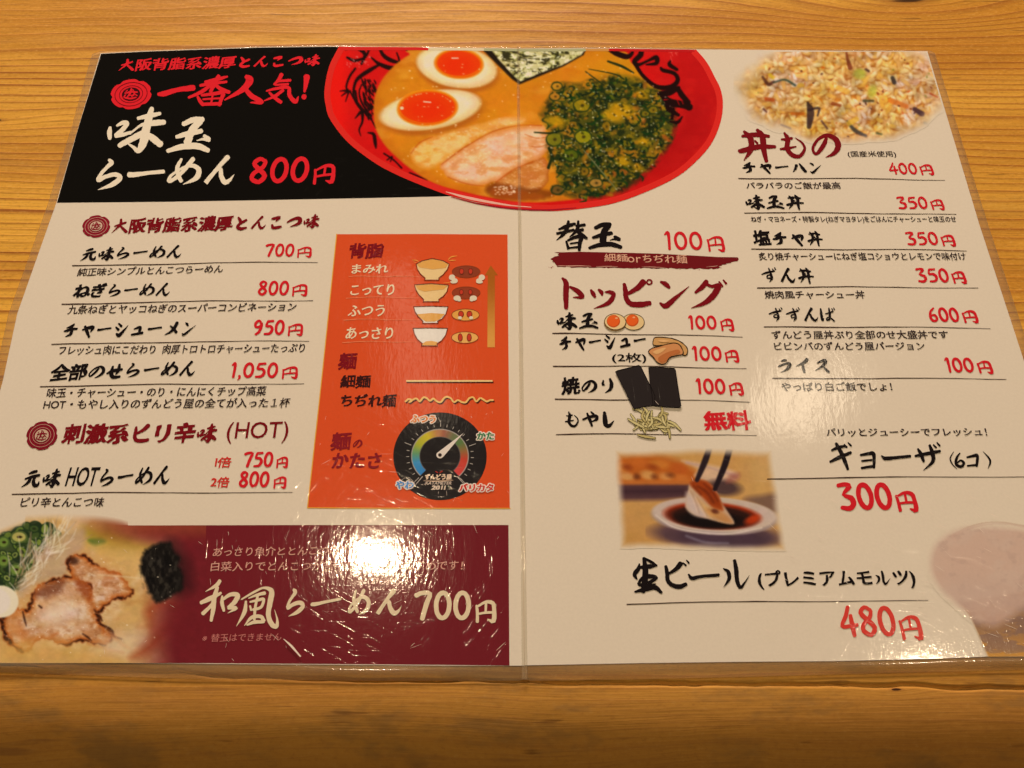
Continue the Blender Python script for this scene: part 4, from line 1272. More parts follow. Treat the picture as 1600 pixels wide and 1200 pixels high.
# ------------------------------------------------------------------ the wooden counter
def wood_mat():
    m = bpy.data.materials.new("lacquered_pine")
    m.use_nodes = True
    N, L = m.node_tree.nodes, m.node_tree.links
    b = N["Principled BSDF"]
    geo = N.new("ShaderNodeNewGeometry")
    P = geo.outputs['Position']

    def math_(op, a, c=None, d=None):
        n = N.new("ShaderNodeMath")
        n.operation = op
        for i, v in enumerate((a, c, d)):
            if v is None:
                continue
            if isinstance(v, (int, float)):
                n.inputs[i].default_value = v
            else:
                L.new(v, n.inputs[i])
        return n.outputs[0]

    def noise_(vec, scale, detail=2, rough=.5, dim=None):
        n = N.new("ShaderNodeTexNoise")
        n.inputs['Scale'].default_value = scale
        n.inputs['Detail'].default_value = detail
        n.inputs['Roughness'].default_value = rough
        L.new(vec, n.inputs['Vector'])
        return n.outputs[0]

    def comb(x, y, z=0.0):
        n = N.new("ShaderNodeCombineXYZ")
        for i, v in enumerate((x, y, z)):
            if isinstance(v, (int, float)):
                n.inputs[i].default_value = v
            else:
                L.new(v, n.inputs[i])
        return n.outputs[0]

    def rng(v, a, c, lo=0.0, hi=1.0):
        n = N.new("ShaderNodeMapRange")
        n.interpolation_type = 'SMOOTHSTEP'
        n.inputs['From Min'].default_value = a
        n.inputs['From Max'].default_value = c
        n.inputs['To Min'].default_value = lo
        n.inputs['To Max'].default_value = hi
        L.new(v, n.inputs['Value'])
        return n.outputs[0]

    def mixc(f, a, c):
        n = N.new("ShaderNodeMix")
        n.data_type = 'RGBA'
        if isinstance(f, (int, float)):
            n.inputs[0].default_value = f
        else:
            L.new(f, n.inputs[0])
        for i, v in ((6, a), (7, c)):
            if isinstance(v, tuple):
                n.inputs[i].default_value = (*v, 1)
            else:
                L.new(v, n.inputs[i])
        return n.outputs[2]

    sep = N.new("ShaderNodeSeparateXYZ")
    L.new(P, sep.inputs[0])
    x, y, z = sep.outputs
    ys = math_('ADD', y, math_('MULTIPLY', z, -0.6))
    # grain flows round the knot beyond the menu
    top = math_('MAXIMUM', math_('SUBTRACT', ys, .296), 0.0)
    yd = math_('ADD', ys, math_('MULTIPLY', top, -.42))
    for kx, ky, rx, ry, am in KNOTS:
        dx = math_('DIVIDE', math_('SUBTRACT', x, kx), rx)
        dy = math_('DIVIDE', math_('SUBTRACT', ys, ky), ry)
        r2 = math_('ADD', math_('MULTIPLY', dx, dx), math_('MULTIPLY', dy, dy))
        g = math_('EXPONENT', math_('MULTIPLY', r2, -1.0))
        yd = math_('ADD', yd, math_('MULTIPLY', g, am))
    yd = math_('ADD', yd, math_('MULTIPLY', math_('SUBTRACT', noise_(comb(math_('MULTIPLY', x, 3.2), math_('MULTIPLY', ys, 7)), 1, 2), .5), .022))
    yd = math_('ADD', yd, math_('MULTIPLY', math_('SUBTRACT', noise_(comb(math_('MULTIPLY', x, 16), math_('MULTIPLY', ys, 90)), 1, 2), .5), .0016))
    # growth rings: uneven saw bands
    ph = math_('ADD', math_('MULTIPLY', yd, 215.0), math_('MULTIPLY', noise_(comb(math_('MULTIPLY', x, .9), math_('MULTIPLY', yd, 46), 3.1), 1, 1), 3.4))
    fr = math_('FRACT', ph)
    late = math_('MULTIPLY', rng(fr, .52, .90), rng(fr, .995, .93))
    sharp = math_('MULTIPLY', rng(fr, .74, .88), rng(fr, .985, .90))
    amp = rng(noise_(comb(math_('MULTIPLY', x, 2.6), math_('MULTIPLY', yd, 34), 8.0), 1, 2), .34, .62)
    left = rng(x, .10, -.03)
    broad = noise_(comb(math_('MULTIPLY', x, 2.2), math_('MULTIPLY', ys, 17), 1.7), 1, 3)
    col = mixc(rng(broad, .32, .66), (0.56, 0.25, 0.030), (0.84, 0.475, 0.070))
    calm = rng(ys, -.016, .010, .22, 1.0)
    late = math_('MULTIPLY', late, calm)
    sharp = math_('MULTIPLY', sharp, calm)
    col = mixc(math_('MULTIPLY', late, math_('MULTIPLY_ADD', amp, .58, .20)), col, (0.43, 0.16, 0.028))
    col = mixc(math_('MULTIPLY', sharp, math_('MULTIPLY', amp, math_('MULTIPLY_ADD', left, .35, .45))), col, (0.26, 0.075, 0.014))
    # fine fibres and pores
    fib = noise_(comb(math_('MULTIPLY', x, 26), math_('MULTIPLY', yd, 1500)), 1, 3, .6)
    col = mixc(rng(fib, .48, .66, 0, .42), col, (0.40, 0.18, 0.04))
    grit = noise_(comb(math_('MULTIPLY', x, 420), math_('MULTIPLY', ys, 900), 1.1), 1, 3, .7)
    col = mixc(rng(grit, .52, .72, 0, .30), col, (0.85, 0.55, 0.16))
    col = mixc(rng(grit, .48, .30, 0, .34), col, (0.30, 0.13, 0.03))
    fib2 = noise_(comb(math_('MULTIPLY', x, 70), math_('MULTIPLY', yd, 2600), 4.4), 1, 2, .6)
    col = mixc(rng(fib2, .66, .74, 0, .45), col, (0.24, 0.10, 0.03))
    # dark stains; front edge with shade mixed into its colour, plus wear
    st = noise_(comb(math_('MULTIPLY', x, 7), math_('MULTIPLY', ys, 24), 9.2), 1, 4, .62)
    col = mixc(rng(st, .56, .74, 0, .42), col, (0.30, 0.18, 0.07))
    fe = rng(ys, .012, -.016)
    col = mixc(math_('MULTIPLY', fe, .60), col, (0.36, 0.165, 0.045))  # painted shade: darkens where the edge rolls away
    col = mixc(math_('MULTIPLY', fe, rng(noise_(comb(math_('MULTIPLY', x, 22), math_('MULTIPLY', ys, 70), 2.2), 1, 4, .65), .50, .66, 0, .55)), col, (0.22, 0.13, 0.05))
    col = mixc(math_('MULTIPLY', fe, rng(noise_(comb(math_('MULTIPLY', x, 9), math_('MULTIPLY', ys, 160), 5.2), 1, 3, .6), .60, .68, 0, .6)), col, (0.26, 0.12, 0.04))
    dash = noise_(comb(math_('MULTIPLY', x, 30), math_('MULTIPLY', ys, 420), 7.7), 1, 2, .5)
    col = mixc(rng(dash, .70, .76, 0, .6), col, (0.16, 0.07, 0.02))
    for kx, ky, rx, ry, am in KNOTS:
        dx = math_('DIVIDE', math_('SUBTRACT', x, kx), abs(rx) * .36)
        dy = math_('DIVIDE', math_('SUBTRACT', ys, ky), abs(ry) * .34)
        r2 = math_('ADD', math_('MULTIPLY', dx, dx), math_('MULTIPLY', dy, dy))
        r2 = math_('ADD', r2, math_('MULTIPLY', math_('SUBTRACT', fib, .5), .5))
        col = mixc(rng(r2, 1.0, .05, 0, .5), col, (0.30, 0.12, 0.03))
        col = mixc(rng(r2, .30, .12, 0, .97), col, (0.035, 0.014, 0.008))
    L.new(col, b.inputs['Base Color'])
    b.inputs['Roughness'].default_value = .5
    b.inputs['Specular IOR Level'].default_value = .07
    bp = N.new("ShaderNodeBump")
    bp.inputs['Distance'].default_value = .00018
    bp.inputs['Strength'].default_value = .8
    L.new(math_('ADD', math_('MULTIPLY', fib, .6), math_('MULTIPLY', late, .5)), bp.inputs['Height'])
    b2 = N.new("ShaderNodeBump")
    b2.inputs['Distance'].default_value = .0012
    b2.inputs['Strength'].default_value = .7
    L.new(noise_(comb(math_('MULTIPLY', x, 26), math_('MULTIPLY', ys, 60), 6.0), 1, 3), b2.inputs['Height'])
    L.new(bp.outputs[0], b2.inputs['Normal'])
    L.new(b2.outputs[0], b.inputs['Normal'])
    return m


k1 = at(1416, -4, 0)
k2 = at(1400, 1077, 0)
k3 = at(-10, 188, 0)
KNOTS = [(float(k1[0]), float(k1[1]), .062, .024, .016), (float(k2[0]), float(k2[1]), .010, .0030, .0015), (float(k3[0]), float(k3[1]), .022, .006, .003)]
WOOD = wood_mat()


def build_counter():
    root = bpy.data.objects.new("wooden_counter", None)
    COL.objects.link(root)
    root["label"] = "lacquered pine counter top with rounded worn front edge, lying under the menu"
    root["category"] = "table"
    cp = at(np.array([-400, 0, 100, 200, 350, 520, 700, 820, 980, 1160, 1280, 1400, 1500, 1600, 1900]),
            np.array([1030, 1037, 1041, 1046, 1056, 1062.5, 1064, 1065, 1068, 1070, 1069, 1072, 1073, 1076, 1080]), 0)
    xs = np.unique(np.concatenate([np.linspace(-.75, -.1, 30), np.linspace(-.1, .55, 300), np.linspace(.55, 1.25, 30)]))
    yc = np.interp(xs, cp[:, 0], cp[:, 1])
    yc = yc + np.array([mn.noise(Vector((x * 60, 0, 1))) * .0009 + mn.noise(Vector((x * 240, 0, 4))) * .0003 for x in xs])
    wd = np.array([.00062 + .0004 * mn.noise(Vector((x * 40, 3, 1))) for x in xs])
    ty = .030
    rows = []
    for y in (.75, .6, .5, .42, .36, .30, .24, .18, .12, .08, .05, ty):
        rows.append((np.full_like(xs, y), np.zeros_like(xs)))
    for t in (.3, .6, .85):
        rows.append((ty + (yc + .002 - ty) * t, np.zeros_like(xs)))
    for off, dz in ((.0014, 0), (1, -.0001), (0, -.0042), (-1, -.0001), (-.0014, 0)):
        rows.append((yc + (off * wd if abs(off) == 1 else off), np.full_like(xs, dz)))
    y1 = np.minimum(-.0108, yc - .0030)
    for t in (.35, .7, 1):
        rows.append(((yc - .0014) * (1 - t) + y1 * t, np.zeros_like(xs)))
    r = .038
    for k in range(1, 25):
        a = (math.pi / 2) * k / 24
        wob = np.array([mn.noise(Vector((x * 9, k * .12, 2))) for x in xs])
        rows.append((y1 - r * math.sin(a), -r * (1 - math.cos(a)) + wob * .0006 * math.sin(a)))
    rows.append((y1 - r, np.full_like(xs, -.075)))
    rows.append((np.full_like(xs, .75), np.full_like(xs, -.075)))
    rows.append((np.full_like(xs, .75), np.full_like(xs, 0.0)))
    V, F = [], []
    n = len(xs)
    for Y, Zz in rows[:-1]:
        V += list(zip(xs, Y, Zz))
    m = len(rows) - 1
    for i in range(m):
        j = (i + 1) % m
        for k in range(n - 1):
            F.append([i * n + k, j * n + k, j * n + k + 1, i * n + k + 1])
    F.append([i * n for i in range(m)])
    F.append([i * n + n - 1 for i in range(m)][::-1])
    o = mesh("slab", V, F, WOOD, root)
    for p in o.data.polygons:
        p.use_smooth = len(p.vertices) == 4
    return root


counter = build_counter()

# ------------------------------------------------------------------ the menu: sheets, film, seam
menu = bpy.data.objects.new("laminated_menu", None)
COL.objects.link(menu)
menu["label"] = "open laminated ramen menu with Japanese dishes and prices, lying on the wooden counter"
menu["category"] = "menu"

LP = [(157, 83), (230, 79.5), (300, 77), (400, 73.5), (510, 72), (600, 73), (700, 74.5), (809.1, 75.5), (811.9, 400), (815.3, 700), (819.4, 1040), (700, 1040), (600, 1039), (450, 1038), (300, 1037), (150, 1035.5), (0, 1035), (-126, 1035),
      (-90, 912), (-45, 762), (4, 597), (27, 490), (88, 317), (122, 200)]
RP = [(809.7, 75.5), (900, 75), (1000, 75.5), (1150, 77.5), (1300, 79), (1449, 80), (1487, 207), (1530, 350), (1600, 564), (1690, 830), (1756, 1020), (1600, 1023.5), (1450, 1029.5), (1300, 1033), (1160, 1034), (1000, 1036), (900, 1038), (819.7, 1039.5), (816.6, 800), (813.1, 500), (810.7, 250)]
OUT = [(143, 83), (157, 78.5), (300, 74), (510, 69), (700, 71.5), (809, 72.5), (1000, 72.5), (1300, 76), (1449, 77), (1461, 80), (1500, 207), (1545, 350), (1616, 564), (1708, 830), (1780, 1030), (1770, 1042), (1600, 1046), (1440, 1050), (1200, 1056), (1000, 1061), (900, 1062.5), (825, 1063), (818, 1059), (812, 1063),
       (560, 1063), (290, 1060), (0, 1050), (-140, 1048), (-145, 1035), (-108, 912), (-62, 762), (-12, 597), (12, 490), (74, 317), (110, 200)]

PAPER_M = print_mat("cream_paper", tuple(PAPER))


def sheet(name, pts, parent):
    xy = at(np.array([p[0] for p in pts]), np.array([p[1] for p in pts]))
    n = len(pts)
    V = [(a, b, H0) for a, b in xy] + [(a, b, H0 - .0005) for a, b in xy]
    _, tri = poly([(a, b) for a, b in xy])
    F = []
    for t in tri:
        a, b, c = (Vector((*xy[i], 0)) for i in t)
        up = (b - a).cross(c - a).z > 0
        t = t if up else t[::-1]
        F.append(t)
        F.append([i + n for i in t[::-1]])
    area_ = sum(xy[i][0] * xy[(i + 1) % n][1] - xy[(i + 1) % n][0] * xy[i][1] for i in range(n))
    for i in range(n):
        j = (i + 1) % n
        F.append([i, i + n, j + n, j] if area_ > 0 else [i, j, j + n, i + n])
    return mesh(name, V, F, PAPER_M, parent)


left = sheet("left_page", LP, menu)
right = sheet("right_page", RP, menu)


def film_mat():
    m = bpy.data.materials.new("clear_film")
    m.use_nodes = True
    N, L = m.node_tree.nodes, m.node_tree.links
    N.remove(N["Principled BSDF"])
    out = N["Material Output"]
    tr = N.new("ShaderNodeBsdfTransparent")
    tr.inputs[0].default_value = (1, 1, 1, 1)
    gl = N.new("ShaderNodeBsdfGlossy")
    gl.inputs['Roughness'].default_value = .10
    gl.inputs['Color'].default_value = (1, 1, 1, 1)
    df = N.new("ShaderNodeBsdfDiffuse")
    df.inputs[0].default_value = (.88, .76, .52, 1)
    g = N.new("ShaderNodeGroup")
    g.node_tree = CG
    L.new(g.outputs[0], gl.inputs['Normal'])
    fr = N.new("ShaderNodeFresnel")
    fr.inputs[0].default_value = 1.6
    a = N.new("ShaderNodeMath")
    a.operation = 'MULTIPLY'
    a.inputs[1].default_value = 0.45
    L.new(fr.outputs[0], a.inputs[0])
    m0 = N.new("ShaderNodeMixShader")
    m0.inputs[0].default_value = .13
    L.new(tr.outputs[0], m0.inputs[1])
    L.new(df.outputs[0], m0.inputs[2])
    m1 = N.new("ShaderNodeMixShader")
    L.new(a.outputs[0], m1.inputs[0])
    L.new(m0.outputs[0], m1.inputs[1])
    L.new(gl.outputs[0], m1.inputs[2])
    L.new(m1.outputs[0], out.inputs[0])
    return m


FILM = film_mat()


def resample(P, n):
    P = np.array(P, float)
    Q = np.vstack([P, P[:1]])
    d = np.concatenate([[0], np.cumsum(np.linalg.norm(np.diff(Q, axis=0), axis=1))])
    t = np.linspace(0, d[-1], n, endpoint=False)
    return np.stack([np.interp(t, d, Q[:, 0]), np.interp(t, d, Q[:, 1])], 1)


def film_border():
    """clear welded border: a strip from the paper edge out to the cut edge, sagging to the wood"""
    xo = at(*np.array(OUT, float).T)
    O = resample(xo, 700)
    inner = at(*np.array(LP[:8] + RP[1:18] + LP[10:], float).T)
    I0 = np.vstack([inner, inner[:1]])
    V, F = [], []
    K = 6
    for o in O:
        best, bp = 1e9, None
        for a, b in zip(I0[:-1], I0[1:]):
            ab = b - a
            t = np.clip(np.dot(o - a, ab) / max(np.dot(ab, ab), 1e-12), 0, 1)
            q = a + ab * t
            dd = np.linalg.norm(o - q)
            if dd < best:
                best, bp = dd, q
        wv = mn.noise(Vector((o[0] * 22, o[1] * 22, 0)))
        for k in range(K):
            t = k / (K - 1)
            q = bp + (o - bp) * t
            zz = (H0 + .00002) + (.0005 - H0) * t ** 1.6 + .0007 * math.sin(math.pi * t) * (0.35 + wv)
            V.append((q[0], q[1], zz))
    n = len(O)
    for i in range(n):
        j = (i + 1) % n
        for k in range(K - 1):
            F.append([i * K + k, j * K + k, j * K + k + 1, i * K + k + 1])
    ob = mesh("film_border", V, F, FILM, menu)
    for p in ob.data.polygons:
        p.use_smooth = True
    # cut edge of the film, a thin solid lip
    V2, F2 = [], []
    for i, o in enumerate(O):
        b = V[i * K + K - 1]
        V2 += [(b[0], b[1], b[2] + .00005), (b[0], b[1], b[2] - .0002)]
    for i in range(n):
        j = (i + 1) % n
        F2.append([2 * i, 2 * i + 1, 2 * j + 1, 2 * j])
    mesh("film_edge", V2, F2, ink((206, 160, 98)), menu)


film_border()


def seam():
    """folded film hinge between the two pages: a shallow groove with raised shoulders"""
    t = np.linspace(0, 1, 60)
    V, F = [], []
    prof = [(-6.0, .0000), (-4.4, .00016), (-2.8, .00024), (-1.0, .00016), (0, .00002), (1.0, .00016), (2.8, .00026), (4.6, .0002), (7.0, .0000)]
    for s_ in t:
        y = 72.5 + (1062 - 72.5) * s_
        x = 809.2 + 10.3 * s_ ** 1.1
        for dx, dz in prof:
            q = at(x + dx * (.30 + .38 * s_), y)
            V.append((q[0], q[1], H0 + .0001 + dz * (1 + .4 * mn.noise(Vector((0, s_ * 9, dx))))))
    k = len(prof)
    for i in range(len(t) - 1):
        for j in range(k - 1):
            F.append([i * k + j, (i + 1) * k + j, (i + 1) * k + j + 1, i * k + j + 1])
    o = mesh("fold_seam", V, F, FILM, menu)
    for p in o.data.polygons:
        p.use_smooth = True


seam()

# ------------------------------------------------------------------ black banner and the big bowl
banner = shape_px("black_banner", [poly([(158, 84), (230, 80.5), (300, 78), (400, 74.5), (510, 73), (560, 73.3), (640, 250), (745, 304.5), (735, 306), (600, 309), (400, 313), (250, 315.5), (89, 317), (122, 201)])], ink(BLACK), menu, 1)
text("heading", "大阪背脂系濃厚とんこつ味", (185, 112.5), (503, 104.5), 21, BRED, banner, bold=.035)
strokes("heading", TR['一'] + TR['番'] + TR['人'] + TR['気'] + TR['!'], BRED, banner)
strokes("dish_name", TR['味'] + TR['玉'], CREAM, banner)
strokes("dish_name", TR['ら'] + TR['ー'] + TR['め'] + TR['ん'], CREAM, banner)
price("800円", (386, 288), (482, 286), 42, banner, BRED, yen=((486, 288.5), (521, 286.5), 31), w=1.12)


def emblem(cx, cy, rx, ry, tilt, c1, c2, c3, parent, layer=6):
    """scalloped round crest with an inner ring and a brushed mark"""
    def pt(r, a):
        x, y = rx * r * math.cos(a), ry * r * math.sin(a)
        return cx + x + tilt * y, cy + y
    o = []
    for k in range(120):
        a = 2 * math.pi * k / 120
        o.append(pt(1 - .085 * abs(math.cos(a * 3 + .6)) ** 14, a))
    root = shape_px("crest", [(o, [list(range(120))])], ink(c1), parent, layer)

    def rg(r0, r1, c, lay):
        a = [pt(r0, 2 * math.pi * k / 60) for k in range(60)]
        b = [pt(r1, 2 * math.pi * k / 60) for k in range(60)]
        p, f = ring(a, b)
        return ((p, f), c, lay)
    layers = {}
    for (pf, c, lay) in (rg(.80, .765, c2, 1), rg(.58, .55, c2, 1)):
        layers.setdefault((c, lay), []).append(pf)
    layers.setdefault((c3, 1.5), []).append(([pt(.44, 2 * math.pi * k / 40) for k in range(40)], [list(range(40))]))
    mk = []
    for st in ([(-.30, -.05, .07), (0, -.14, .10), (.30, -.12, .07)], [(-.02, -.36, .07), (-.05, -.05, .10), (-.18, .25, .05)], [(-.26, .05, .06), (-.30, .22, .08), (.0, .30, .09), (.28, .22, .06)],
               [(.05, -.30, .06), (.16, .0, .08), (.05, .18, .05)], [(-.2, -.26, .05), (-.26, -.16, .05)], [(.22, .02, .06), (.32, .12, .05)], [(-.1, .1, .06), (.14, .08, .06)]):
        mk.append(ribbon([(*pt(math.hypot(u, v), math.atan2(v, u)), w * rx) for u, v, w in st], 4))
    layers.setdefault((c1 if c3 != c1 else c2, 3), []).extend(mk)
    return root, layers


def emblem_all(cx, cy, rx, ry, tilt, c1, c2, c3, parent):
    root, layers = emblem(cx, cy, rx, ry, tilt, c1, c2, c3, parent)
    first = list(layers.items())
    for (c, lay), pf in first:
        shape_px("crest_mark", pf, ink(c), parent, 8 + lay * 2)


emblem_all(205, 147.5, 32, 23.5, -.16, BRED, (120, 16, 22), (60, 14, 18), banner)
emblem_all(150.5, 354, 22, 17.5, -.14, (138, 24, 36), (206, 150, 120), (206, 170, 136), left)
emblem_all(65.7, 681, 24.5, 22.5, -.14, (128, 22, 32), (196, 136, 108), (200, 164, 128), left)

bowl = bpy.data.objects.new("ramen_bowl_picture", None)
COL.objects.link(bowl)
bowl.parent = menu
paint_bowl(bowl)
bo = smooth_closed(BOWL, 5)
# the bowl ends at the top edge of the sheet: lip as an open band
a_ = spline([(x, y, 0) for x, y in BOWL], 5)[:, :2]
nx = np.gradient(a_, axis=0)
nx = np.stack([-nx[:, 1], nx[:, 0]], 1)
nx /= np.linalg.norm(nx, axis=1)[:, None]
cen = np.array([815, 150])
if np.dot(nx[len(nx) // 2], cen - a_[len(nx) // 2]) < 0:
    nx = -nx


def band(d0, d1):
    A, B = a_ + nx * d0, a_ + nx * d1
    p = [tuple(q) for q in A] + [tuple(q) for q in B]
    n = len(a_)
    return p, [[i, i + 1, n + i + 1, n + i] for i in range(n - 1)]


shape_px("bowl_lip", [band(0, 9.5)], ink((222, 42, 32)), bowl, 5)
shape_px("bowl_lip_shine", [ribbon([(697, 300, 1), (730, 309, 4), (770, 317, 3.4), (800, 321.5, 2), (830, 324, 1)], 5)], ink((240, 170, 140)), bowl, 7)
shape_px("bowl_lip_shine", [ribbon([(705, 308, 1), (750, 319, 2), (800, 326, 2.4), (850, 328.4, 2.2), (900, 325, 1)], 5)], ink((164, 22, 36)), bowl, 8)
shape_px("bowl_top", [ribbon([(533, 76, 5.6), (640, 76.2, 4.6), (668, 77, 4)], 6)], ink((214, 40, 34)), bowl, 5)
shape_px("bowl_top", [ribbon([(668, 77, 4), (720, 77, 4.2), (755, 77.6, 4)], 5)], ink((226, 200, 150)), bowl, 5)
shape_px("bowl_top", [ribbon([(752, 77.6, 4), (830, 78.5, 4), (914, 78.3, 4)], 5)], ink((176, 168, 116)), bowl, 5)
shape_px("bowl_top", [ribbon([(912, 78, 4), (950, 78.2, 4)], 5)], ink((208, 140, 66)), bowl, 5)
shape_px("bowl_top", [ribbon([(946, 78, 4), (1000, 78.6, 4), (1084, 79.6, 4)], 5)], ink((196, 28, 28)), bowl, 5)

rice = paint_rice(menu)
wafu_root = shape_px("maroon_banner", [poly([(205, 821), (500, 820.3), (794.5, 820.3), (796, 1039.8), (600, 1038), (450, 1037), (300, 1036), (205, 1035)])], ink((114, 30, 34)), menu, 1)
wafu = paint_wafu(menu)
gyoza = paint_gyoza(menu)
beer = paint_beer(menu)

# ------------------------------------------------------------------ left page lettering
text("heading", "大阪背脂系濃厚とんこつ味", (174, 366.5), (502.5, 358.5), 26, MAROON, left, bold=.05)
for s, bl, br, h in (("元味らーめん", (125, 409), (287, 404), 22), ("ねぎらーめん", (112.5, 466), (269.5, 463), 23.5), ("チャーシューメン", (97, 529), (308, 526), 24), ("全部のせらーめん", (76, 597), (309, 590), 28)):
    text("dish_name", s, bl, br, h, TEXT, left, bold=.05)
text("dish_name", "元味", (33, 763), (100, 762), 30, TEXT, left, bold=.05)
text("dish_name", "HOT", (101, 760), (158, 759.5), 30, TEXT, left, bold=.02, slant=.05)
text("dish_name", "らーめん", (154, 762), (269.5, 757), 30, TEXT, left, bold=.05)
for s, bl, br, h in (("純正味シンプルとんこつらーめん", (120, 432), (350.5, 426.5), 13.5), ("九条ねぎとヤッコねぎのスーパーコンビネーション", (105, 491.5), (465, 486.5), 15),
                     ("フレッシュ肉にこだわり 肉厚トロトロチャーシューたっぷり", (91, 555.5), (478, 551.5), 15.5), ("味玉・チャーシュー・のり・にんにくチップ高菜", (72, 622), (418, 619), 16), ("HOT・もやし入りのずんどう屋の全てが入った１杯", (67, 640), (455, 637), 16),
                     ("ピリ辛とんこつ味", (31, 793), (165, 792.5), 16)):
    text("description", s, bl, br, h, DESC, left, bold=.02, lib=False, rise=.05)
text("heading", "刺激系ピリ辛味", (94.6, 695), (344, 693.5), 34, MAROON, left, bold=.055)
text("heading", "(HOT)", (352, 693.5), (453, 692.5), 34, MAROON, left, bold=.008)
for s, bl, br, h, y in (("700円", (412.5, 401.5), (459.5, 401.5), 21, ((462, 402.5), (486, 402.5), 17)), ("800円", (401, 462), (451, 462), 23.5, ((454, 463), (479, 463), 19)), ("950円", (394, 524), (444, 524), 24.5, ((447.5, 525), (472, 525), 19.5)),
                        ("1,050円", (356, 591), (434, 591), 25, ((438, 592), (464, 592), 19.5)), ("750円", (379, 730.5), (426, 730.5), 25, ((430, 731.5), (448.5, 731.5), 18)), ("800円", (371.5, 762), (420, 762), 26, ((425.5, 763.5), (446, 763.5), 19))):
    price(s, bl, br, h, left, yen=y)
text("spice_level", "1倍", (335, 731), (363, 732), 18, (206, 52, 40), left, bold=.03)
text("spice_level", "2倍", (328, 762), (360, 763), 18, (206, 52, 40), left, bold=.03)
for a, b in (((113.5, 416), (496, 409.5)), ((97, 475.5), (489, 469.5)), ((81, 538.5), (483, 533)), ((63, 604), (475, 600)), ((19, 772), (457, 770))):
    rule(a, b, left)

# ------------------------------------------------------------------ orange panel
panel = shape_px("orange_panel", [poly([(526.5, 366), (660, 365.6), (793, 366.5), (796.5, 794), (640, 794), (481, 793)])], ink((218, 78, 34)), menu, 1)
shape_px("panel_border", [ribbon([(526, 366, 1.6), (504, 580, 1.6), (480.5, 793, 1.8)], 3, 0)], ink((226, 160, 60)), panel, 4)
shape_px("panel_border", [ribbon([(480.5, 793.6, 1.8), (640, 794.4, 1.8), (797, 794.4, 1.6)], 3, 0)], ink((222, 150, 50)), panel, 4)
PL = (244, 204, 156)
DP = (126, 20, 26)
text("heading", "背脂", (544.5, 405), (601, 404.5), 25, DP, panel, bold=.05)
for s, bl, br, h in (("まみれ", (549, 428), (607.5, 427.5), 15), ("こってり", (547, 462), (617, 461.5), 17.5), ("ふつう", (543, 495.5), (602, 494.5), 18), ("あっさり", (539.5, 530), (615, 530), 18.5)):
    text("richness_level", s, bl, br, h, PL, panel, bold=.022, lib=False)
for a, b in (((545, 432.5), (660, 433)), ((541, 465.5), (655, 466)), ((537, 500), (655, 500.5)), ((535, 535), (652, 535))):
    rule(a, b, panel, (236, 128, 78), 1.2)


def U(x, y):
    return 520 + x / 5.714, 370 + y / 5.714


BR_ = (126, 48, 24)


def bowl_icon(out, foot, soup, body, tops=None):
    e = [U(*p) for p in out + foot]
    r = shape_px("bowl_icon", [poly(e)], ink(body), panel, 4)
    if soup:
        shape_px("soup", [poly([U(*p) for p in soup])], ink((226, 160, 74)), panel, 6)
    pts = [(*p, 1.3) for p in e] + [(*e[0], 1.3)]
    segs = [ribbon([pts[i], pts[i + 1]], 2, 0) for i in range(len(pts) - 1)]
    shape_px("bowl_outline", segs, ink(BR_), panel, 8)


bowl_icon([(745, 245), (800, 215), (890, 195), (985, 215), (1040, 245), (1025, 290), (985, 340), (945, 370)], [(950, 388), (820, 388), (825, 370), (780, 330), (755, 290)],
          [(752, 248), (802, 222), (890, 202), (980, 222), (1030, 248), (1005, 280), (890, 292), (775, 275)], (234, 192, 124))
bowl_icon([(730, 430), (880, 418), (1035, 432), (1020, 490), (985, 535), (945, 560)], [(948, 580), (808, 580), (812, 560), (770, 520), (742, 475)], [(742, 438), (880, 426), (1022, 440), (990, 470), (820, 490), (760, 470)], (234, 190, 120))
bowl_icon([(722, 625), (880, 620), (1030, 625), (1010, 690), (975, 735), (935, 755)], [(942, 773), (802, 773), (806, 755), (760, 710), (735, 670)], [(752, 692), (880, 682), (1000, 690), (960, 735), (910, 758), (830, 758), (785, 730)], (232, 214, 186))
bowl_icon([(716, 818), (870, 815), (1025, 818), (1008, 880), (970, 930), (930, 955)], [(935, 976), (792, 976), (800, 955), (755, 915), (730, 870)], [(800, 955), (830, 935), (880, 930), (935, 940), (930, 970), (798, 970)], (232, 214, 186))
shape_px("splash", [ribbon([(*U(x, y), w / 5.7) for x, y, w in l], 4) for l in ([(1030, 205, 4), (1060, 180, 10), (1110, 172, 4)], [(1035, 212, 4), (1060, 212, 8), (1100, 210, 4)], [(710, 208, 4), (745, 212, 8), (770, 225, 4)], [(720, 225, 3), (745, 232, 5)], [(990, 415, 3), (1040, 410, 6)])], ink((236, 152, 60)), panel, 6)


def oval_icon(cx, cy, rx, ry, c, blobs, eyes):
    r = shape_px("richness_icon", [([U(*p) for p in ellipse_pts(cx, cy, rx, ry)], [list(range(40))])], ink(c), panel, 4)
    o = [U(*p) for p in ellipse_pts(cx, cy, rx, ry)]
    i_ = [U(*p) for p in ellipse_pts(cx, cy, rx - 6, ry - 6)]
    shape_px("icon_outline", [ring(o, i_)], ink((150, 62, 30)), panel, 6)
    shape_px("icon_mark", [([U(*p) for p in ellipse_pts(x, y, a, b)], [list(range(40))]) for x, y, a, b in eyes], ink((196, 58, 36)), panel, 7)
    shape_px("icon_mark", [ring([U(*p) for p in ellipse_pts(x, y, a + 2, b + 2)], [U(*p) for p in ellipse_pts(x, y, a - 4, b - 4)]) for x, y, a, b in eyes], ink((120, 44, 26)), panel, 8.5)
    if blobs:
        shape_px("fat_blob", [([U(*p) for p in ellipse_pts(x, y, a, b)], [list(range(40))]) for x, y, a, b in blobs], ink((222, 200, 160)), panel, 10)


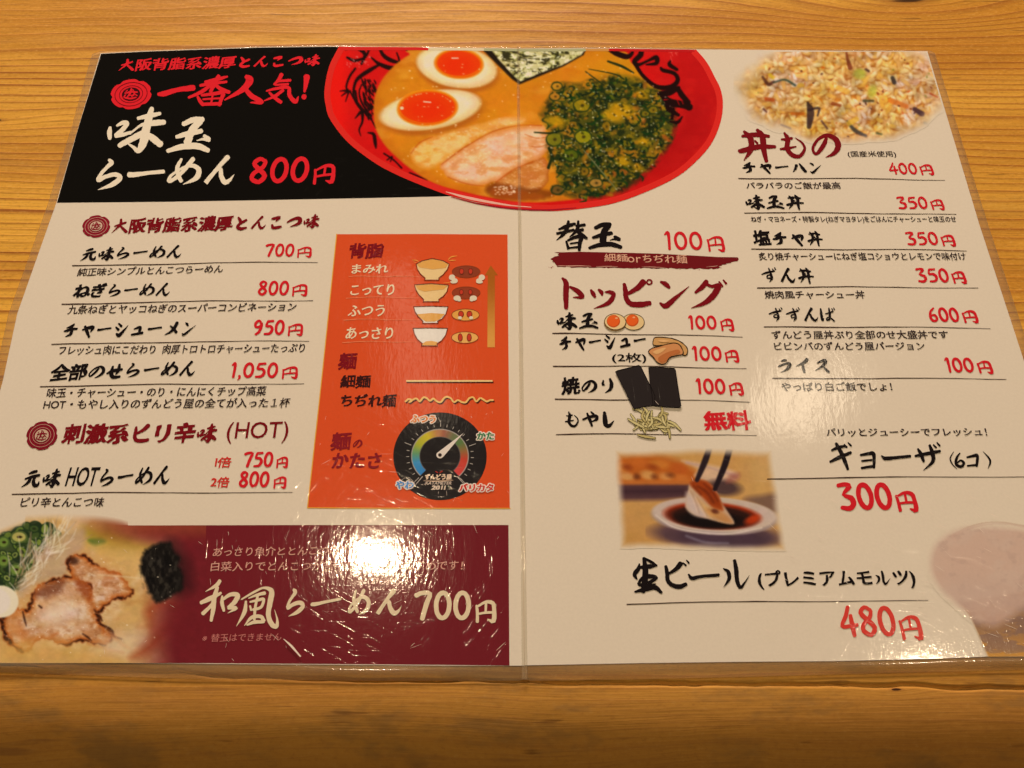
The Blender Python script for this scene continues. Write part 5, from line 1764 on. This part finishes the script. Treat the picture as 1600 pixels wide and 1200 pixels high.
oval_icon(1190, 312, 128, 56, (142, 60, 34), [(1065, 365, 28, 26), (1090, 395, 26, 22), (1330, 365, 28, 26), (1305, 395, 26, 22), (1080, 405, 30, 14), (1310, 405, 30, 14)], [(1150, 310, 20, 26), (1230, 310, 20, 26)])
oval_icon(1190, 500, 128, 56, (150, 62, 34), [(1110, 550, 32, 24), (1255, 550, 32, 24), (1130, 565, 18, 14), (1240, 565, 18, 14)], [(1148, 495, 18, 24), (1228, 495, 18, 24)])
oval_icon(1185, 698, 126, 56, (226, 156, 66), [(1135, 725, 18, 14), (1235, 725, 18, 14)], [(1145, 692, 24, 28), (1220, 692, 24, 28)])
oval_icon(1180, 900, 122, 54, (232, 166, 82), None, [(1138, 900, 20, 34), (1218, 900, 20, 34)])
C_ = Canvas(758, 412, 778, 545, (170, 92, 26), step=.7)
C_.blend(sm(430, 545, C_.Y), (222, 152, 66))
arrow_pts = [(761.2, 543), (773.4, 543), (773.4, 430), (778, 430), (766.8, 414.5), (757.5, 430), (762, 430)]
ma, wa = C_.poly_mask(arrow_pts, .8)
A_ = np.zeros_like(C_.X)
A_[wa] = ma
C_.img = C_.img * A_[..., None] + np.array((218, 78, 34)) / 255 * (1 - A_[..., None])
C_.build("richness_arrow", panel, 4, A_ > .02)

text("heading", "麺", (527, 578), (559, 578.5), 27, DP, panel, bold=.045)
text("noodle_type", "細麺", (531, 607), (580, 607.5), 21, (58, 22, 20), panel, bold=.045)
text("noodle_type", "ちぢれ麺", (532, 636.5), (620, 637), 21.5, (58, 22, 20), panel, bold=.04, lib=False)
text("heading", "麺", (515, 704.5), (550, 704.5), 29, (136, 28, 32), panel, bold=.045)
text("heading", "の", (551, 700), (567, 700), 13, (136, 28, 32), panel, bold=.03)
text("heading", "かたさ", (517.5, 732.5), (597, 732.5), 25, (136, 28, 32), panel, bold=.04, lib=False)
shape_px("noodle_shadow", [ribbon([(636.5, 597.4, 2.4), (770.5, 597.4, 2.6)], 4, 0)], ink((84, 34, 22)), panel, 4)
shape_px("straight_noodle", [ribbon([(635.4, 595.4, 2.6), (768.8, 595.4, 2.6)], 4, .05)], ink((238, 196, 122)), panel, 6)


def V5(x, y):
    return 500 + x / 4.8, 540 + y / 4.8


wv = [(640, 420), (665, 402), (690, 412), (665, 428), (700, 405), (725, 398), (748, 420), (775, 390), (800, 395), (825, 415), (850, 398), (875, 418), (905, 425), (935, 390), (960, 386), (985, 400), (1005, 425), (1035, 410), (1065, 425), (1095, 425), (1120, 395), (1150, 390), (1172, 420),
      (1200, 395), (1225, 405), (1250, 420), (1275, 410), (1298, 410)]
shape_px("noodle_shadow", [ribbon([(V5(x, y)[0] + 1.6, V5(x, y)[1] + 2.0, 2.6) for x, y in wv], 4)], ink((84, 34, 22)), panel, 4)
shape_px("curly_noodle", [ribbon([(*V5(x, y), 2.8) for x, y in wv], 4)], ink((236, 182, 98)), panel, 6)

# firmness gauge
GX, GY = V5(900, 830)
shape_px("gauge_dial", [ell(GX, GY, 73, 68.5, n=90)], ink((38, 33, 30)), panel, 4)


def gp(r, deg):
    a = math.radians(deg)
    return GX + 44.3 * r * math.cos(a), GY - 42 * r * math.sin(a)


stops = [(227, (58, 124, 172)), (195, (66, 138, 170)), (172, (104, 146, 92)), (150, (170, 166, 50)), (120, (204, 178, 46)), (98, (186, 126, 70)), (80, (160, 96, 70)), (58, (110, 110, 70)), (35, (92, 118, 62)), (12, (150, 100, 56)), (-8, (196, 66, 46)), (-50, (206, 70, 62))]
GC = Canvas(638, 664, 738, 766, (38, 33, 30), step=.6)
ux, uy = (GC.X - GX) / 44.3, -(GC.Y - GY) / 42
rr = np.hypot(ux, uy)
aa = np.degrees(np.arctan2(uy, ux))
aa = np.where(aa < -90, aa + 360, aa)
sd = np.array([s_[0] for s_ in stops][::-1])
colr = np.stack([np.interp(aa, sd, np.array([s_[1][i] for s_ in stops][::-1])) for i in range(3)], -1) / 255
mk_ = np.clip((1.0 - rr) * 42, 0, 1) * np.clip((rr - .715) * 42, 0, 1) * np.clip((aa + 49) * .6, 0, 1) * np.clip((227 - aa) * .6, 0, 1)
GC.img = GC.img * (1 - mk_[..., None]) + colr * mk_[..., None]
oe = np.clip(1 - np.abs(rr - 1.0) * 42 * .8, 0, 1) * np.clip((aa + 49) * .6, 0, 1) * np.clip((227 - aa) * .6, 0, 1)
GC.blend(oe * .8, (226, 206, 180))
ie = np.clip(1 - np.abs(rr - .715) * 42 * .9, 0, 1) * np.clip((aa + 49) * .6, 0, 1) * np.clip((227 - aa) * .6, 0, 1)
GC.blend(ie * .35, (226, 206, 180))
GC.build("gauge_scale", panel, 6, (rr < 1.04) & (rr > .68) & (aa > -52) & (aa < 230))
tk = []
for i in range(25):
    dg = 227 - i * (276 / 24)
    lg = i % 6 == 0
    p, q = gp(1.10, dg), gp(1.34 if lg else 1.19, dg)
    tk.append(ribbon([(*p, 1.1), (*q, .9)], 2, 0))
for dg in (231, -51):
    tk.append(ribbon([(*gp(.98, dg), 1.4), (*gp(1.38, dg), .9)], 2, 0))
shape_px("gauge_tick", tk, ink((176, 160, 138)), panel, 8)
K1 = V5(900, 822)
shape_px("gauge_needle", [poly([V5(876, 808), V5(1078, 655), V5(922, 838)]), ell(K1[0], K1[1], 5.6, 5.2)], ink((226, 204, 176)), panel, 10)
shape_px("gauge_hub", [ell(K1[0], K1[1], 2.9, 2.7)], ink((60, 46, 40)), panel, 14)
for s, bl, br, h, c in (("ふつう", (641.5, 661), (681, 662), 12, (226, 124, 50)), ("かた", (745, 687.5), (772, 687.5), 12, (60, 122, 74)), ("やわ", (618.5, 764.5), (647, 764.5), 13, (84, 136, 176)), ("バリカタ", (717, 768.5), (771.5, 768.5), 12.5, (206, 50, 40))):
    text("gauge_label_halo", s, bl, br, h, (236, 208, 178), panel, layer=9, bold=.05, lib=False, halo=1.7)
    text("gauge_label", s, bl, br, h, c, panel, layer=14, bold=.045, lib=False)
text("gauge_lettering", "ずんどう屋", (664, 750), (706, 750), 9.5, (226, 190, 150), panel, layer=9, bold=.07, lib=False)
shape_px("gauge_lettering", [ribbon([(662, 751.5, .6), (685, 752, 1.6), (708, 750.5, .6)], 4)], ink((210, 170, 130)), panel, 9)
shape_px("gauge_lettering", [ribbon([(681, 737, 1.5), (684, 739, 1.2)], 3), ribbon([(687, 739, 1), (691, 736.5, 1.6)], 3)], ink((190, 50, 36)), panel, 9)
text("gauge_lettering", "KATAMETER", (664.5, 757.5), (706.5, 757.5), 5, (206, 178, 148), panel, layer=9, bold=.03, slant=.2)
text("gauge_lettering", "2011", (673.5, 765.5), (697, 765.5), 7, (220, 190, 156), panel, layer=9, bold=.06, slant=.15)

# ------------------------------------------------------------------ maroon banner lettering
CR2 = (226, 196, 148)
text("description", "あっさり魚介ととんこつのWスープ", (332, 870.5), (600, 866.5), 15, (214, 150, 122), wafu_root, bold=.008, lib=False)
text("description", "白菜入りでとんこつが苦手な方にもおすすめです！", (329, 893), (724, 891.5), 16, (214, 150, 122), wafu_root, bold=.008, lib=False)
strokes("dish_name", TR['和'] + TR['風'], CR2, wafu_root)
text("dish_name", "ら", (445.5, 963.5), (479.5, 963), 44, CR2, wafu_root)
text("dish_name", "ー", (485, 948), (534, 943), 9.5, CR2, wafu_root)
text("dish_name", "め", (543, 961), (581, 961), 41, CR2, wafu_root)
text("dish_name", "ん", (587, 962), (629, 962), 42, CR2, wafu_root)
price("700円", (646, 970), (737, 970), 48, wafu_root, CR2, yen=((741, 973), (774, 973.5), 36), w=1.0)
text("description", "※替玉はできません", (315.5, 1003.5), (441, 1001.5), 13, (196, 112, 96), wafu_root, bold=.004, lib=False)

# ------------------------------------------------------------------ right page lettering
strokes("heading", TR['替'] + TR['玉'] if False else TR['替'], TEXT, right)
text("heading", "玉", (919, 390), (970, 389), 42, TEXT, right, grow=.06)
price("100円", (1036, 391), (1101, 391.5), 30, right, yen=((1105, 393), (1133, 394), 25), w=1.0)


def E3(x, y):
    return 860 + x / 5.333, 335 + y / 5.333


bb = [(30, 316), (72, 325), (60, 338), (75, 345), (40, 350), (0, 372), (22, 388), (15, 396), (32, 400), (40, 412), (60, 438)]
edge_r = random.Random(3)
x_ = 80
while x_ < 1380:
    bb.append((x_, 438 + (x_ - 80) * .013 + edge_r.uniform(-5, 6)))
    x_ += edge_r.uniform(10, 30)
bb += [(1400, 450), (1415, 442), (1400, 434), (1432, 426), (1425, 420), (1470, 416), (1460, 410), (1510, 404), (1500, 398), (1560, 390), (1570, 372), (1560, 358), (1400, 356), (1200, 344), (900, 328), (700, 322), (500, 318), (250, 312), (120, 316)]
brush = shape_px("brush_banner", [poly([E3(*p) for p in bb])], ink((112, 22, 24)), right, 4)
shape_px("brush_spatter", [ell(*E3(x, y), r, r * .6, n=8) for x, y, r in ((8, 444, 1.3), (-12, 440, .7), (20, 436, .8), (1240, 462, .9), (1080, 458, .8), (870, 448, 1), (1420, 446, .8), (660, 444, .7))], ink((150, 50, 44)), right, 4)["kind"] = "stuff"
shape_px("dry_brush_streak", [ribbon([(*E3(x, y), w) for x, y, w in l], 3, .5) for l in ([(60, 428, .5), (150, 431, 1.2), (260, 430, .8), (340, 434, .4)], [(380, 436, .4), (500, 434, .9), (560, 438, .4)], [(760, 436, .3), (860, 440, .9), (960, 446, .4)], [(1300, 440, .4), (1390, 430, .8)])], ink((206, 150, 120)), right, 6)
text("noodle_choice", "細麺", (944.5, 409), (980, 410), 12.5, (220, 160, 122), right, layer=7, bold=.012, lib=False)
text("noodle_choice", "or", (981, 410), (1001, 411), 9, (220, 160, 122), right, layer=7, bold=.0)
text("noodle_choice", "ちぢれ麺", (1005, 411), (1072.5, 412.5), 14, (220, 160, 122), right, layer=7, bold=.012, lib=False)
strokes("heading", TR['ト'] + TR['ッ'] + TR['ピ'] + TR['ン'] + TR['グ'], MAROON, right)
shape_px("heading", [ring(ellipse_pts(*E3(824, 565), 5.2, 4.8), ellipse_pts(*E3(824, 565), 2.4, 2.2))], ink(MAROON), right, 6)
text("dish_name", "味玉", (870, 516), (934, 515.5), 28, TEXT, right, bold=.05)
text("dish_name", "チャーシュー", (874.5, 549.5), (1008.5, 545), 24, TEXT, right, bold=.05)
text("dish_name", "焼のり", (877, 617.5), (958, 617), 29, TEXT, right, bold=.045)
text("dish_name", "もやし", (883, 668.5), (959, 668.5), 26, TEXT, right, bold=.05)
text("portion", "(2枚)", (956.5, 568), (1009, 568), 16.5, TEXT, right, bold=.02)
text("price", "無料", (1101, 673.5), (1171, 673.5), 33, RED, right, bold=.05)
for bl, br, h, y in (((1074, 515), (1122, 515.5), 22.5, ((1126, 517), (1147, 518), 20)), ((1080, 564), (1130, 564.5), 23.5, ((1133, 566), (1155, 567), 20)), ((1086, 616), (1136, 616.5), 25, ((1139.5, 618), (1162, 618.5), 21))):
    price("100円", bl, br, h, right, yen=y)
for a, b in (((863.5, 521.5), (1160, 526.5)), ((864.5, 572), (1166, 576)), ((867.5, 624.5), (1172, 627.8)), ((869, 678.8), (1182, 681))):
    rule(a, b, right)


def T5(x, y):
    return 860 + x / 5, 480 + y / 5


OUTL = (62, 44, 26)


def egg_icon(cx, cy, rx, ry, tip, yx, yy):
    o = [(cx + rx * math.cos(t) * (1 + .13 * max(0, math.cos(t - tip))), cy + ry * math.sin(t) * (1 + .1 * max(0, math.cos(t - tip)))) for t in np.linspace(0, 2 * math.pi, 40, endpoint=False)]
    shape_px("egg_white", [(o, [list(range(40))])], ink((226, 186, 120)), right, 8.5)
    shape_px("egg_outline", [ring(o, [(cx + (x - cx) * .945, cy + (y - cy) * .93) for x, y in o])], ink(OUTL), right, 10)
    shape_px("egg_yolk", [ell(yx, yy, 9.8, 9.4)], ink((206, 84, 30)), right, 10)
    shape_px("egg_yolk", [ell(yx - .5, yy, 8.6, 8.0)], ink((228, 92, 32)), right, 12)
    shape_px("egg_yolk", [ell(yx + 2.2, yy - 4.4, 2, 1.3)], ink((240, 160, 100)), right, 14)


egg_icon(988.5, 503, 16.8, 12.8, .6, *T5(640, 105))
shape_px("egg_shadow", [ell(961, 504.5, 17.6, 13.2)], ink((150, 112, 64)), right, 15)
o_ = [(960.5 + 16.6 * math.cos(t) * (1 + .1 * max(0, math.cos(t - .7))), 503 + 12.6 * math.sin(t) * (1 + .1 * max(0, math.cos(t - .7)))) for t in np.linspace(0, 2 * math.pi, 40, endpoint=False)]
shape_px("egg_white", [(o_, [list(range(40))])], ink((228, 190, 126)), right, 16.5)
shape_px("egg_outline", [ring(o_, [(960.5 + (x - 960.5) * .94, 503 + (y - 503) * .92) for x, y in o_])], ink(OUTL), right, 18)
shape_px("egg_yolk", [ell(*T5(492, 112), 10.4, 9.8)], ink((206, 84, 30)), right, 18)
shape_px("egg_yolk", [ell(T5(492, 112)[0] - .5, T5(492, 112)[1], 9.2, 8.4)], ink((228, 92, 32)), right, 20)
shape_px("egg_yolk", [ell(*T5(515, 90), 2.2, 1.4)], ink((240, 160, 100)), right, 22)


def outlined(name, pts, c, layer, w=1.5, col=OUTL):
    s_ = smooth_closed(pts, 3)
    shape_px(name, [poly(s_)], ink(c), right, layer)
    L_ = [(x, y, w * edge_r.uniform(.7, 1.2)) for x, y in s_] + [(*s_[0], w)]
    shape_px(name + "_outline", [ribbon(L_, 1, .1)], ink(col), right, layer + 3)


outlined("pork_slice", [T5(*p) for p in [(808, 300), (803, 262), (818, 238), (870, 236), (950, 246), (1010, 268), (1052, 300), (1072, 335), (1062, 374), (1035, 375), (990, 340), (900, 300)]], (204, 148, 82), 8)
outlined("pork_slice", [T5(*p) for p in [(765, 352), (795, 322), (850, 308), (920, 288), (975, 282), (1012, 300), (1035, 345), (1030, 372), (985, 380), (930, 398), (905, 436), (868, 447), (832, 430), (800, 390)]], (206, 134, 76), 12)
sh_ = [T5(*p) for p in [(840, 400), (900, 360), (960, 340), (1000, 335), (1010, 360), (940, 385), (900, 425), (862, 435)]]
shape_px("pork_slice_marking", [poly(smooth_closed(sh_, 3))], ink((184, 104, 52)), right, 16)
shape_px("pork_slice_marking", [poly(smooth_closed([T5(*p) for p in [(800, 350), (860, 325), (900, 320), (880, 345), (830, 370)]], 3)), poly(smooth_closed([T5(*p) for p in [(840, 262), (880, 256), (930, 268), (900, 276), (860, 274)]], 3))], ink((224, 166, 100)), right, 16)

spr = random.Random(9)
sprouts_a, sprouts_b = [], []
for k in range(46):
    cx, cy = 1018 + spr.gauss(0, 20), 663 + spr.gauss(0, 7) - 0
    L_ = spr.uniform(14, 30)
    an = spr.gauss(0, .38) + (0 if k % 4 else 1.2)
    bend = spr.uniform(-5, 5)
    if k > 37:
        cx, cy, an, L_ = spr.choice((1012, 1032, 1036)) + spr.uniform(-5, 5), spr.uniform(644, 660), spr.uniform(1.1, 2.0), 17
    p0 = (cx - L_ / 2 * math.cos(an), min(680, cy - L_ / 2 * math.sin(an)))
    p1 = (cx + L_ / 2 * math.cos(an), min(685, cy + L_ / 2 * math.sin(an)))
    pm = ((p0[0] + p1[0]) / 2 - bend * math.sin(an), (p0[1] + p1[1]) / 2 + bend * math.cos(an))
    z_ = 5 + k * .32
    shape_px("bean_sprout_outline", [ribbon([(*p0, 3.0), (*pm, 5.0), (*p1, 3.4)], 4)], ink((92, 78, 40)), right, z_)
    shape_px("bean_sprout", [ribbon([(*p0, 1.6), (*pm, 3.5), (*p1, 1.8)], 4)], ink((206, 184, 118) if k % 3 else (190, 166, 100)), right, z_ + .16)
N1 = [T5(*p) for p in [(505, 510), (520, 500), (690, 458), (704, 466), (745, 550), (790, 640), (815, 700), (812, 770), (740, 780), (650, 800), (600, 700), (560, 620)]]
N2 = [T5(*p) for p in [(766, 474), (860, 474), (968, 482), (976, 500), (990, 600), (1006, 700), (1018, 772), (1012, 788), (900, 782), (800, 770), (792, 690), (776, 600)]]
shape_px("seaweed_sheet", [poly(N1)], ink((44, 36, 32)), right, 23)
shape_px("seaweed_sheet", [poly(N2)], ink((42, 34, 30)), right, 25)
shape_px("seaweed_edge", [ribbon([(*p, .9) for p in N2 + N2[:1]], 1, .3), ribbon([(*p, .8) for p in N1[:10]], 1, .3)], ink((16, 12, 12)), right, 27)

# rice-bowl column
strokes("heading", TR['丼'] + TR['も'] + TR['の'], MAROON, right)
text("note", "(国産米使用)", (1325.5, 246.5), (1398.5, 246.5), 10.5, DESC, right, bold=.015, lib=False)
for s, bl, br, h in (("チャーハン", (1161.5, 272), (1282, 272.5), 19), ("味玉丼", (1166.5, 328), (1253.5, 328.5), 24), ("塩チャ丼", (1178, 384.5), (1283, 385.5), 25), ("ずん丼", (1192, 442), (1269, 444), 25.5), ("ずずんば", (1203, 502.5), (1304, 503), 22.5), ("ライス", (1217.5, 583.5), (1292.5, 583), 24)):
    text("dish_name", s, bl, br, h, TEXT, right, bold=.05)
for s, bl, br, h in (("パラパラのご飯が最高", (1166.5, 295.8), (1312, 295.8), 11.5), ("ねぎ・マヨネーズ・特製タレ(ねぎマヨタレ)をごはんにチャーシューと味玉のせ", (1174.5, 349.2), (1492, 349), 11.5), ("炙り焼チャーシューにねぎ塩コショウとレモンで味付け", (1186.5, 407.3), (1507, 407.2), 13),
                     ("焼肉風チャーシュー丼", (1195.5, 467.2), (1349.5, 467), 13), ("ずんどう屋丼ぶり全部のせ大盛丼です", (1207.5, 530.3), (1479.5, 530), 14), ("ビビンバのずんどう屋バージョン", (1211, 547.8), (1443, 547.5), 13.5), ("やっぱり白ご飯でしょ！", (1222.5, 611.5), (1392, 611), 14.5),
                     ("パリッとジューシーでフレッシュ！", (1292, 682.5), (1540, 681.5), 13)):
    text("description", s, bl, br, h, DESC, right, bold=.02, lib=False, rise=.03)
for s, bl, br, h, y in (("400円", (1390.5, 272.5), (1436, 273), 18.5, ((1438.5, 273.5), (1460, 274), 17)), ("350円", (1404, 327), (1452.5, 327), 20, ((1455.5, 328), (1476.5, 328.5), 17)), ("350円", (1418, 383.5), (1469, 383.5), 21.5, ((1472, 384.5), (1494, 385.5), 18.5)),
                        ("350円", (1434.5, 441.5), (1486, 442), 23, ((1489, 443), (1511, 444), 20)), ("600円", (1452.5, 503), (1502, 504), 23.5, ((1505.5, 504.5), (1529.5, 505.5), 20.5)), ("100円", (1477.5, 582.5), (1525, 582.5), 24, ((1529, 583.5), (1552.5, 585), 21))):
    price(s, bl, br, h, right, yen=y)
for a, b in (((1154, 279.3), (1476, 281.6)), ((1163, 332.8), (1494, 335.6)), ((1174, 390), (1510, 391.8)), ((1183.5, 449.5), (1528, 450.3)), ((1194, 511.3), (1547, 513.2)), ((1207.5, 592), (1572, 592.6)), ((1199, 748.3), (1648, 745)), ((979.5, 943.5), (1450, 938.5))):
    rule(a, b, right)
strokes("dish_name", TR['ギ'] + TR['ョ'] + TR['長'] + TR['ザ'], TEXT, right)
strokes("portion", TR['（'] + TR['6'] + TR['コ'] + TR['）'], TEXT, right)
price("300円", (1313.5, 797.5), (1399, 797.5), 44, right, yen=((1402, 799), (1435, 800.5), 33), w=1.15)
strokes("dish_name", TR['生'] + TR['ビ'] + [[(x + 0, y, w) for x, y, w in st] for st in Z(*A5, [[(672, 252, 20), (710, 290, 40), (800, 272, 34), (985, 255, 32)]])] + TR['ル'], TEXT, right)
text("portion", "(プレミアムモルツ)", (1186, 922), (1427, 919), 31, TEXT, right, bold=.03)
price("480円", (1316, 995.5), (1405, 995.5), 50, right, (214, 58, 44), yen=((1408, 1000), (1443, 1001), 40), w=.95)

# ------------------------------------------------------------------ wear on the laminate: pale scratches, with painted glints around the glare
sc = random.Random(21)
marks = []
for k in range(240):
    c = sc.random()
    if c < .36:
        x, y, an, L_ = sc.uniform(1180, 1600), sc.uniform(770, 1025), .55 + sc.gauss(0, .25), sc.uniform(5, 22)
    elif c < .58:
        r = sc.uniform(35, 260)
        t = sc.uniform(0, 6.28)
        x, y = 585 + r * math.cos(t), 880 + r * .8 * math.sin(t)  # arcs around the bulb's glare, glints painted as pale marks
        an, L_ = t + 1.57 + sc.gauss(0, .2), sc.uniform(4, 20)
    else:
        x, y, an, L_ = sc.uniform(40, 1600), sc.uniform(600, 1030), 1.57 + sc.gauss(0, .5), sc.uniform(2, 9)
    if not (20 < y < 1030) or abs(x - 816) < 8:
        continue
    w = sc.uniform(.2, .6)
    marks.append(ribbon([(x, y, w * .3), (x + L_ * .5 * math.cos(an) + sc.uniform(-.6, .6), y + L_ * .5 * math.sin(an), w), (x + L_ * math.cos(an), y + L_ * math.sin(an), w * .3)], 2))
marks.append(ribbon([(444, 999, 1), (456, 1010, 3.4), (470, 1026, 2)], 3))  # bright glint on a scratch, painted pale
scr = shape_px("scratch_and_glint", marks, ink((236, 206, 170)), menu, 29)
scr["kind"] = "stuff"
